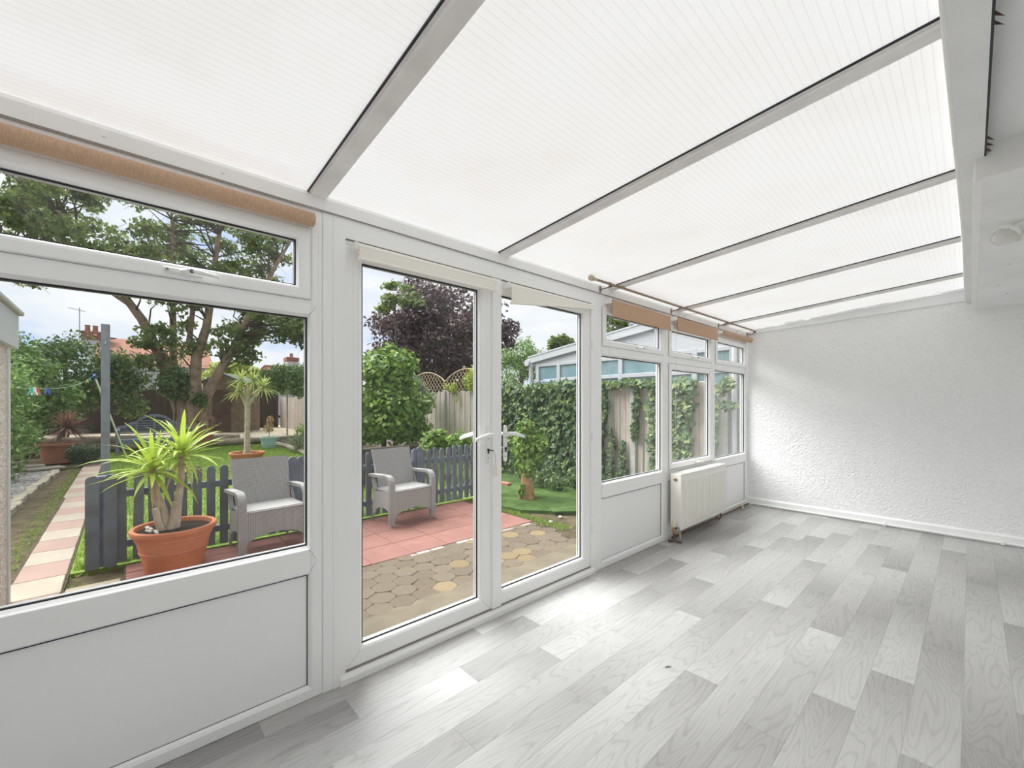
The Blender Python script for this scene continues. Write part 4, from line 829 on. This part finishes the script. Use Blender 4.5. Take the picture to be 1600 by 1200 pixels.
# ================================================================== trees, shrubs, climbers
def plant_obj(name, V, mat, parent, nper=4): return obj(name, npmesh(name, V, nper, mat), parent)
def lerp(path, f):
    f *= len(path) - 1; i = min(int(f), len(path) - 2); f -= i; return [path[i][k] + (path[i + 1][k] - path[i][k]) * f for k in range(3)]
# the big multi-stemmed maple
tree = thing('maple_tree', 'big multi stemmed leafy maple tree at the back of the lawn', 'tree', (1.85, 20.1, .0))
def rel(pts, o=(1.85, 20.1, 0)): return [(p[0] - o[0], p[1] - o[1], p[2] - o[2]) for p in pts]
SA = [(1.70, 20.0, 0), (1.66, 20.1, 1.0), (1.22, 20.35, 2.5), (.89, 20.37, 3.33), (.49, 20.47, 4.36), (.04, 20.6, 5.12), (-.73, 21, 6.55), (-1.9, 21.3, 8.2), (-2.8, 21.5, 9.3)]
SB = [(1.58, 20.2, 1.3), (1.38, 20.5, 3.0), (1.37, 20.6, 5), (1.4, 20.8, 7.5), (1.3, 21, 9.8)]
S_C = [(1.98, 19.95, 0), (2.0, 19.9, .9), (1.95, 19.8, 2.0), (2.0, 19.7, 3.0), (2.3, 19.6, 4.2), (2.4, 19.4, 5.2), (2.55, 19.3, 6.9), (2.9, 19.3, 9.6)]
S_D = [(2.05, 19.85, .9), (2.3, 19.7, 1.5), (2.6, 19.4, 2.4), (3.0, 19.2, 3.2), (3.5, 19.0, 4.5), (3.75, 18.9, 5.1), (4.3, 18.7, 6.5), (5.2, 18.5, 8.4)]
S_E = [(.28, 20.5, 4.75), (-.4, 20.5, 5.25), (-1.2, 20.4, 5.45), (-2.4, 20.3, 5.75), (-3.6, 20.5, 6.0)]
S_F = [(2.05, 19.75, 2.9), (1.8, 19.9, 3.6), (1.9, 20.0, 4.6), (2.0, 20.2, 6.5)]
for p_, r_ in ((SA, [.42, .31, .22, .17, .145, .12, .09, .05, .02]), (SB, [.15, .12, .10, .07, .02]), (S_C, [.46, .34, .22, .17, .14, .12, .09, .02]), (S_D, [.2, .18, .16, .14, .12, .1, .08, .02]), (S_E, [.07, .055, .045, .03, .015]), (S_F, [.12, .10, .08, .03])):
    MB().tube(rel(p_), r_, 12).build('stem', 'bark', tree, smooth=True)
puffs = sub((1.0, 20.3, 8.1), (5.4, 3.6, 3.0), 210, .55, .5) + sub((4.7, 17.7, 4.5), (1.4, 1.3, .95), 26, .55, .6) + sub((2.5, 19.4, 4.3), (1.9, 1.1, 1.5), 30, .48, .6) + sub((-2.9, 22.6, 6.1), (1.6, 1.5, .5), 9, .5, .5) + sub((3.1, 18.9, 3.3), (.8, .6, .6), 9, .42, .6) + sub((.7, 20.2, 3.1), (.8, .6, .5), 9, .40, .55)
tw = MB(); stems = [lerp(p_, f) for p_ in (SA, SB, S_C, S_D, S_E) for f in np.linspace(.25, 1, 16)]
for q in puffs:
    b = min(stems, key=lambda s_: (s_[0] - q[0]) ** 2 + (s_[1] - q[1]) ** 2 + 1.8 * (s_[2] - q[2] + .8) ** 2); m_ = [(b[k] + q[k]) / 2 + random.uniform(-.25, .25) for k in range(3)]
    tw.tube(rel([b, m_, q[:3]]), [.035, .022, .008], 5)
    for _ in range(3): e_ = [q[k] + random.uniform(-1, 1) * q[3] for k in range(3)]; tw.tube(rel([m_, q[:3], e_]), [.014, .009, .003], 4)
tw.build('branches', 'bark_dark', tree)['kind'] = 'stuff'
V = cloud(puffs, 30000, .14, IVY, 1.0, .3); V -= np.array([1.85, 20.1, 0]); plant_obj('foliage', V, 'leaf_maple', tree, 6)
iv = thing('ivy_bush', 'dark ivy growing round the stems of the big tree', 'ivy', (1.35, 19.8, .1)); plant_obj('foliage', cloud(sub((0, 0, 1.9), (.45, .3, .55), 14, .3) + sub((.75, -.35, 1.35), (.2, .2, .2), 5, .2), 2600, .10, IVY), 'leaf_dark', iv, 6); MB().tube([(0, .1, 0), (.05, 0, 1.0), (0, 0, 1.9)], .03, 6).build('stem', 'bark_dark', iv)
# hedge and evergreens on the left
hd = thing('tall_hedge', 'tall light green bamboo like hedge beside the gravel bed', 'hedge', (-1.9, 11.5, G))
pf_ = []
for y_ in np.linspace(-2.7, 2.8, 9): pf_ += sub((random.uniform(-.1, .1), y_, 1.35), (.42, .5, 1.25), 11, .36, 1.0)
plant_obj('foliage', cloud(pf_, 17000, .105, OUT5, .42, .4, up=.1), 'leaf_hedge', hd)
for y_ in np.linspace(-2.6, 2.6, 9): MB().tube([(random.uniform(-.2, .2), y_, 0), (random.uniform(-.2, .2), y_, 2.3)], .02, 5).build('stem', 'bark_dark', hd)
eg = thing('evergreen_tree', 'dense dark evergreen behind the potted cordyline', 'tree', (-1.3, 20.6, 0)); pe = sub((-.2, .2, 2.2), (1.9, 1.3, 1.35), 46, .62, .8) + sub((1.35, -.2, 1.75), (.55, .5, .8), 12, .42, .8)
plant_obj('foliage', cloud(pe, 15000, .13, OUT5, .7, .4), 'leaf_dark', eg); MB().tube([(-.2, .2, 0), (-.1, .2, 1.6), (-.2, .1, 3.0)], [.12, .1, .04], 8).build('trunk', 'bark_dark', eg)
lg = thing('laurel_shrub', 'glossy mid green shrub between the hedge and the evergreen', 'shrub', (-2.0, 16.4, G)); plant_obj('foliage', cloud(sub((0, 0, 1.75), (.85, .8, 1.45), 30, .5, .8), 8500, .12, OUT5, .6, .4), 'leaf_hedge', lg); MB().tube([(0, 0, 0), (.05, 0, 1.6)], .06, 7).build('trunk', 'bark_dark', lg)
bb_ = thing('round_bush', 'small clipped dark green bush beside the path', 'bush', (-.68, 14.2, G)); plant_obj('foliage', cloud([(0, 0, .28, .36, .36, .27)] + sub((0, 0, .28), (.3, .3, .2), 10, .12), 4200, .042, OUT5, .6, .75), 'leaf_bush', bb_); MB().tube([(0, 0, 0), (0, 0, .3)], .03, 6).build('stem', 'bark_dark', bb_)
# right rear hedge, yellow flowers
rh = thing('trimmed_hedge', 'bright green hedge rising above the far fence corner', 'hedge', (5.1, 18.6, 0)); plant_obj('foliage', cloud(sub((.1, 0, 2.2), (1.25, .8, .55), 34, .42, .8), 9000, .12, OUT5, .6, .45), 'leaf_hedge', rh)
for x_ in (-.35, .55): MB().tube([(x_, -.3, 0), (x_, -.3, 1.9)], .035, 7).build('stem', 'bark_pale', rh)
yf_ = thing('lily_clump', 'clump of grassy leaves with yellow flowers at the lawn edge', 'plant', (4.15, 13.5, G))
plant_obj('foliage', np.concatenate([spiky((random.uniform(-.4, .4), random.uniform(-.4, .4), .02), 60, 1.0, .013, .55, 30, 88) for _ in range(6)]), 'leaf_grassy', yf_); plant_obj('leaves', cloud(sub((.1, 0, .75), (.4, .4, .3), 12, .22), 1100, .09, OUT5, .6), 'leaf_bank', yf_)
fl_ = []
for x_, y_, z_ in ((-.28, -.35, .98), (-.05, -.3, .72), (.12, -.4, .62), (-.2, -.4, .45), (.25, -.3, 1.05), (.02, -.4, .30), (.3, -.35, .8)): fl_.append(spiky((x_, y_, z_), 9, .085, .022, .3, 5, 70))
for i, f_ in enumerate(fl_): plant_obj('flower', f_, 'petal_yellow', yf_)
# small shrubs behind the shed
ys = thing('yellow_tree', 'yellow green tree top beyond the shed roof', 'tree', (5.0, 31, 0)); plant_obj('foliage', cloud(sub((0, 0, 3.0), (1.5, 1, .75), 22, .5), 3500, .2), 'leaf_yellow', ys); MB().tube([(0, 0, 0), (0, 0, 3)], .1, 7).build('trunk', 'bark_dark', ys)
# viburnum and neighbours behind the picket fence
vb_ = thing('viburnum_shrub', 'large bright green shrub behind the picket fence', 'shrub', (4.1, 8.55, G)); plant_obj('foliage', cloud(sub((0, 0, 1.5), (.85, .8, 1.15), 46, .36, .8), 11500, .115, OUT5, .85, .35, up=.6), 'leaf_viburnum', vb_); MB().tube([(0, 0, 0), (.05, 0, 1.4)], .05, 7).build('stem', 'bark_dark', vb_)
vg = thing('grey_green_shrub', 'loose grey green shrub leaning against the board fence', 'shrub', (5.25, 9.3, G)); plant_obj('foliage', cloud(sub((0, .1, 1.55), (.42, .6, .55), 18, .3) + sub((-.3, -.4, .75), (.3, .35, .4), 8, .25), 4200, .09, OUT5, .6, .35), 'leaf_ivy_grey', vg); MB().tube([(0, 0, 0), (0, .1, 1.4)], .03, 6).build('stem', 'bark_dark', vg)
hy_ = thing('hydrangea', 'broad leaved low plant directly behind the picket fence', 'plant', (4.75, 6.75, G)); plant_obj('foliage', cloud(sub((-.1, 0, .62), (.62, .42, .26), 22, .17), 750, .15, OUT5, .55, .3, up=.9), 'leaf_bank', hy_)
for i in range(7): MB().tube([(random.uniform(-.3, .3), random.uniform(-.2, .2), 0), (random.uniform(-.6, .6), random.uniform(-.3, .3), .65)], .008, 5).build('stem', 'bark_dark', hy_)
cl_ = thing('climber', 'yellow green climbing plant on top of the trellis', 'climber', (XF - .05, 8.0, 1.55)); plant_obj('foliage', cloud(sub((0, -.1, .30), (.12, .42, .24), 16, .15) + sub((0, .75, .15), (.08, .35, .12), 6, .1) + [(-.04, .55, -.12, .05, .06, .2)], 2300, .07, OUT5, .5, .3), 'leaf_yellow', cl_)
for y_, z_ in ((.12, .60), (.40, .30)): plant_obj('flower', spiky((-.12, y_, z_), 14, .06, .025, .2, 0, 80), 'tassel', cl_)
# copper beech with green neighbours
cb = thing('copper_beech', 'large dark purple leaved tree beyond the board fence', 'tree', (12.4, 18.9, 0)); MB().tube([(0, 0, 0), (.1, .1, 2.5), (0, .2, 5), (.2, 0, 7.5)], [.45, .38, .25, .05], 10).build('trunk', 'bark_dark', cb, smooth=True)
pb = sub((0, .2, 4.7), (3.9, 3.3, 2.9), 95, 1.0, .75) + sub((3.2, -1.6, 4.9), (1.1, 1.0, .9), 10, .55, .6) + sub((0, 0, 2.6), (3.0, 2.6, .9), 22, .8, .6); plant_obj('foliage', cloud(pb, 26000, .21, OUT5, .75, .3), 'leaf_copper', cb)
bt = MB()
for q in pb: bt.tube([(q[0] * .1, q[1] * .1, q[2] * .75), (q[0] * .6, q[1] * .6, q[2] * .9), q[:3]], [.06, .035, .01], 4)
bt.build('branches', 'bark_dark', cb)['kind'] = 'stuff'
gt = thing('sycamore_tree', 'green leafy tree standing in front of the purple tree', 'tree', (9.0, 17.6, 0)); plant_obj('foliage', cloud(sub((.5, .2, 6.3), (1.25, .7, .55), 18, .33, .6) + sub((-.35, .2, 5.6), (.35, .4, .5), 6, .25), 1500, .17, OUT5, .8, .2), 'leaf_maple', gt); MB().tube([(0, 0, 0), (.1, 0, 3), (0, 0, 6)], [.12, .08, .03], 7).build('trunk', 'bark_dark', gt)
g2 = thing('conifer_tree', 'soft green tree beside the neighbouring conservatory', 'tree', (10.2, 10.6, 0)); plant_obj('foliage', cloud(sub((0, 0, 2.3), (.75, .7, 1.35), 30, .35, .9), 6000, .10, OUT5, .5, .35), 'leaf_hedge', g2); MB().tube([(0, 0, 0), (0, 0, 2.4)], .07, 7).build('trunk', 'bark_dark', g2)
for i, (x_, y_, z_, r_, lb) in enumerate(((21.4, 14.6, 5.5, 1.15, 'distant green tree showing above the neighbouring conservatory roof'), (19.0, 16.4, 4.7, .7, 'distant treetop peeping over the sloping conservatory roof'))):
    g3 = thing('distant_tree', lb, 'tree', (x_, y_, 0)); plant_obj('foliage', cloud(sub((0, 0, z_), (r_, r_, r_ * .8), 14, .42, .8), 1500, .2), 'leaf_maple', g3); MB().tube([(0, 0, 0), (0, 0, z_)], .1, 6).build('trunk', 'bark_dark', g3)
# ---- ivy on the board fence
def ivy(label, cells, n_, mat, y0, zbase=0):                  # cells: (y, z, ry, rz, bulge)
    o = thing('ivy', label, 'ivy', (XF, y0, G)); cl = np.array(cells); wgt = cl[:, 2] * cl[:, 3]; ix = RNG.choice(len(cl), n_, p=wgt / wgt.sum()); a = RNG.uniform(0, 6.283, n_); r_ = np.sqrt(RNG.uniform(0, 1, n_))
    P = np.stack([-.03 - RNG.uniform(0, 1, n_) * cl[ix, 4], cl[ix, 0] - y0 + np.cos(a) * r_ * cl[ix, 2], np.maximum(.02, cl[ix, 1] + np.sin(a) * r_ * cl[ix, 3])], 1)
    nr = np.stack([-np.ones(n_), RNG.normal(0, .5, n_), RNG.normal(.35, .5, n_)], 1); plant_obj('foliage', leaves(P, nr, .085, IVY, 1.0), mat, o, 6); return o
ce = []
for y_ in np.linspace(4.55, 7.3, 12):
    for z_ in np.linspace(.1, 1.6, 7): ce.append((y_ + random.uniform(-.1, .1), z_ + random.uniform(-.08, .08), .19, .19, .24))
    ce.append((y_, 1.76 + random.uniform(-.04, .05), .18, .10, .3))
ivy('thick dark ivy covering the board fence opposite the French doors', ce, 8200, 'leaf_ivy', 5.9)
def strand(y, z0, z1, w0, w1, b=.1, n_=7): return [(y + random.uniform(-.04, .04), z0 + (z1 - z0) * i / n_, w0 + (w1 - w0) * i / n_, (abs(z1 - z0) / n_) * .8 + .02, b) for i in range(n_ + 1)]
ivy('ivy strand thick at its top hanging beside the French door end of the fence', strand(4.30, 1.7, .85, .15, .05) + strand(4.34, .8, .15, .05, .06), 620, 'leaf_ivy', 4.25)
ivy('thin ivy fringe along the top of the pale boards', [(y_, 1.76 + random.uniform(-.02, .03), .08, .05, .12) for y_ in np.linspace(3.2, 4.2, 10)], 420, 'leaf_ivy', 3.6)
ivy('narrow hanging ivy tail in the middle of the pale boards', strand(3.62, 1.7, .95, .025, .045, .06), 170, 'leaf_ivy', 3.62)
ivy('two pointed ivy clumps climbing from the foot of the pale boards', strand(4.10, .95, .05, .02, .06, .07) + strand(3.88, .72, .05, .03, .09, .07), 330, 'leaf_ivy', 3.9)
ivy('wide ivy column on the boards next to the window post', strand(3.33, 1.7, .75, .09, .06) + strand(3.33, .75, .1, .05, .06), 440, 'leaf_ivy_grey', 3.3)
ivy('broad grey green ivy column opposite the radiator window', strand(2.92, 1.72, .95, .26, .20) + strand(2.86, .95, .1, .16, .10), 1500, 'leaf_ivy_grey', 2.9)
ivy('short ivy branch reaching across the end of the fence', [(2.22, 1.72, .09, .08, .12), (2.32, 1.66, .09, .08, .12), (2.28, 1.42, .10, .05, .1), (2.18, 1.42, .06, .04, .1), (2.42, 1.2, .03, .35, .05)], 300, 'leaf_ivy_grey', 2.3)
# ---- ivy covered stump on the turf
sp_ = thing('tree_stump', 'old brown tree stump standing on the turf', 'stump', (4.56, 4.62, G)); MB().lathe([(.15, -.03), (.12, .05), (.095, .2), (.085, .45), (.075, .62), (0, .63)], 14).build('stump', 'stump_wood', sp_, smooth=True)
si = thing('ivy_bush', 'rounded ivy bush growing on the old stump', 'ivy', (4.56, 4.62, G + .25)); plant_obj('foliage', cloud(sub((.02, 0, .50), (.19, .19, .36), 18, .15, 1) + [(-.12, 0, -.1, .05, .08, .12)], 2300, .072, IVY, 1.0, .5), 'leaf_viburnum', si, 6)
sb = thing('fern_clump', 'low leafy plants at the foot of the ivy fence', 'plant', (5.45, 4.6, G)); plant_obj('foliage', cloud(sub((.1, 0, .15), (.3, 1.3, .12), 26, .16), 2600, .075, OUT5, .5), 'leaf_ivy', sb)
for i in range(5): obj('edging_brick', B(-.1, .1, -.05, .05, -.02, .05, .006).mesh('edging_brick', 'brick_edge'), None, (5.0, 5.6 + .21 * i, G), 'weathered red edging brick laid at the back of the turf', 'brick', 'edging bricks at the back of the turf', rot=(0, 0, R(90 + random.uniform(-6, 6))))
for i, (x_, y_, lb) in enumerate(((3.92, 3.55, 'small white pebble on the bare earth nearer the red patio'), (4.18, 3.62, 'small white pebble on the bare earth nearer the turf'))): obj('pebble', MB().lathe([(0, -.01), (.025, -.004), (.03, .008), (.018, .02), (0, .024)], 8).mesh('pebble', 'sock_white', True), None, (x_, y_, G - .03), lb, 'pebble')

# ================================================================== neighbouring conservatory and houses
XN = 6.62; nc = thing('conservatory', 'neighbouring white lean-to conservatory beyond the board fence', 'building', (XN, 0, G)); z0 = -G
zt = lambda y: 2.20 + (6.45 - y) * .128 + z0                  # underside of the sloped fascia
B(0, 2.6, 1.2, 6.45, -.1, 1.0).build('base_wall', 'render_grey', nc)
MB().prism([(1.2, 2.16 + z0), (6.45, 2.16 + z0), (6.45, zt(6.45) + .03), (1.2, zt(1.2) + .03)], 0, .06, 'x').build('gable_panel', 'conserv_white', nc)
MB().prism([(1.2, zt(1.2)), (6.62, zt(6.62)), (6.62, zt(6.62) + .13), (1.2, zt(1.2) + .13)], -.06, .0, 'x').build('fascia', 'conserv_white', nc)
MB().prism([(1.2, zt(1.2) + .13), (6.62, zt(6.62) + .13), (6.62, zt(6.62) + .16), (1.2, zt(1.2) + .16)], -.07, 2.7, 'x').build('roof', 'conserv_white', nc)
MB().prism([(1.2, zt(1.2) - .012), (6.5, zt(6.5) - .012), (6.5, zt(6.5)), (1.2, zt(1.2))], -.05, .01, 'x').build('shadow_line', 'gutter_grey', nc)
g_ = MB(); g_.tube([(-.1, 6.62, 2.20 + z0), (2.7, 6.62, 2.20 + z0)], .075, 12); g_.build('gutter', 'conserv_white', nc, smooth=True)
MB().tube([(-.02, 6.56, -.1), (-.02, 6.56, 2.22 + z0)], .045, 10).build('downpipe', 'conserv_white', nc, smooth=True)
for y_ in (6.38, 5.78, 4.30, 2.95, 2.18): B(-.01, .06, y_ - .045, y_ + .045, 1.0, 2.18 + z0, .006).build('mullion', 'conserv_white', nc)
for z_ in (1.80 + z0, 2.13 + z0, 1.0): B(-.008, .055, 1.2, 6.42 if z_ != 1.80 + z0 else 5.78, z_ - .035, z_ + .035, .006).build('transom', 'conserv_white', nc)
for a, b in ((5.82, 6.34), (4.34, 5.74), (2.99, 4.26), (2.22, 2.91), (1.2, 2.14)):
    for c, d in ((1.03, 1.77 + z0), (1.83 + z0, 2.10 + z0)): B(.022, .028, a, b, c, d).build('pane', 'blue_glass', nc)
MB().prism([(3.2, 1.5 + z0), (4.2, 1.5 + z0), (4.05, 1.66 + z0), (3.5, 1.68 + z0)], -.02, .012, 'x').build('timber_board', 'timber_inside', nc)
ew = thing('garden_wall_end', 'grey roughcast pier and white downpipe past the end of the fence', 'wall', (6.2, 2.0, G)); B(0, .12, .30, .44, -.05, 1.72, .01).build('pier', 'concrete_post', ew); B(.06, .2, .04, .30, -.05, 2.5).build('wall', 'render_grey', ew); MB().tube([(.02, .215, -.05), (.02, .215, 2.5)], .034, 12).build('downpipe', 'conserv_white', ew, smooth=True)
hs = thing('house', 'white rendered house with red tiled roof behind the maple tree', 'house', (1.0, 50, 0))
B(-2.4, 5, 0, 8, -.2, 5.0).build('wall', 'house_white', hs); MB().prism([(-.4, 4.7), (8.4, 4.7), (4, 7.4)], -2.8, 5.4, 'x').build('roof', 'roof_red', hs)
for z_ in (3.2,): B(-.4, 2.2, -.06, 0, z_ - .06, z_ + .06).build('string_course', 'gutter_grey', hs)
B(.8, .9, -.06, 0, 3.2, 4.8).build('downpipe', 'gutter_grey', hs)
ch = B(-3.7, -2.6, 3, 4.2, 5.5, 7.6).build('chimney', 'house_white', hs); B(-3.8, -2.5, 2.9, 4.3, 7.0, 7.75, .03).build('chimney_cap', 'chimney_brick', ch)
for x_ in (-3.4, -2.9): MB().lathe([(.2, 0), (.17, .5), (.2, .62)], 12, (x_, 3.5, 7.7)).build('chimney_pot', 'roof_red', ch)
ae = MB().tube([(-3.9, 3.4, 6.5), (-3.9, 3.4, 9.8)], .035, 6); ae.tube([(-4.6, 3.4, 9.7), (-3.5, 3.4, 9.5)], .025, 5); ae.build('aerial', 'aerial', ch)
MB().lathe([(.0, 0), (.35, .05), (.45, .14)], 14, (-1.9, 3.0, 7.15)).build('satellite_dish', 'aerial', hs)
h2_ = thing('bungalow', 'red hipped roof bungalow with white chimney beyond the hedge', 'house', (13.0, 52, 0)); B(-3.5, 6, 0, 8, 0, 3.0).build('wall', 'house_white', h2_)
rf = MB(); rf.add([(-3.9, -.4, 2.9), (6.5, -.4, 2.9), (6.5, 8.4, 2.9), (-3.9, 8.4, 2.9), (-.9, 4, 5.7), (4.5, 4, 5.7)], [(0, 1, 5, 4), (1, 2, 5), (2, 3, 4, 5), (3, 0, 4), (0, 3, 2, 1)]); rf.build('roof', 'roof_red', h2_)
MB().tube([(-3.9, -.4, 2.95), (-.9, 4, 5.75), (4.5, 4, 5.75)], .12, 6).build('ridge_tiles', 'roof_red', h2_)
c2_ = B(1.4, 2.6, 3.4, 4.6, 4.8, 6.4).build('chimney', 'house_white', h2_); B(1.3, 2.7, 3.3, 4.7, 6.4, 6.9, .03).build('chimney_cap', 'chimney_brick', c2_); MB().lathe([(.2, 0), (.2, .5)], 10, (2.0, 4, 6.9)).build('chimney_pot', 'roof_red', c2_)
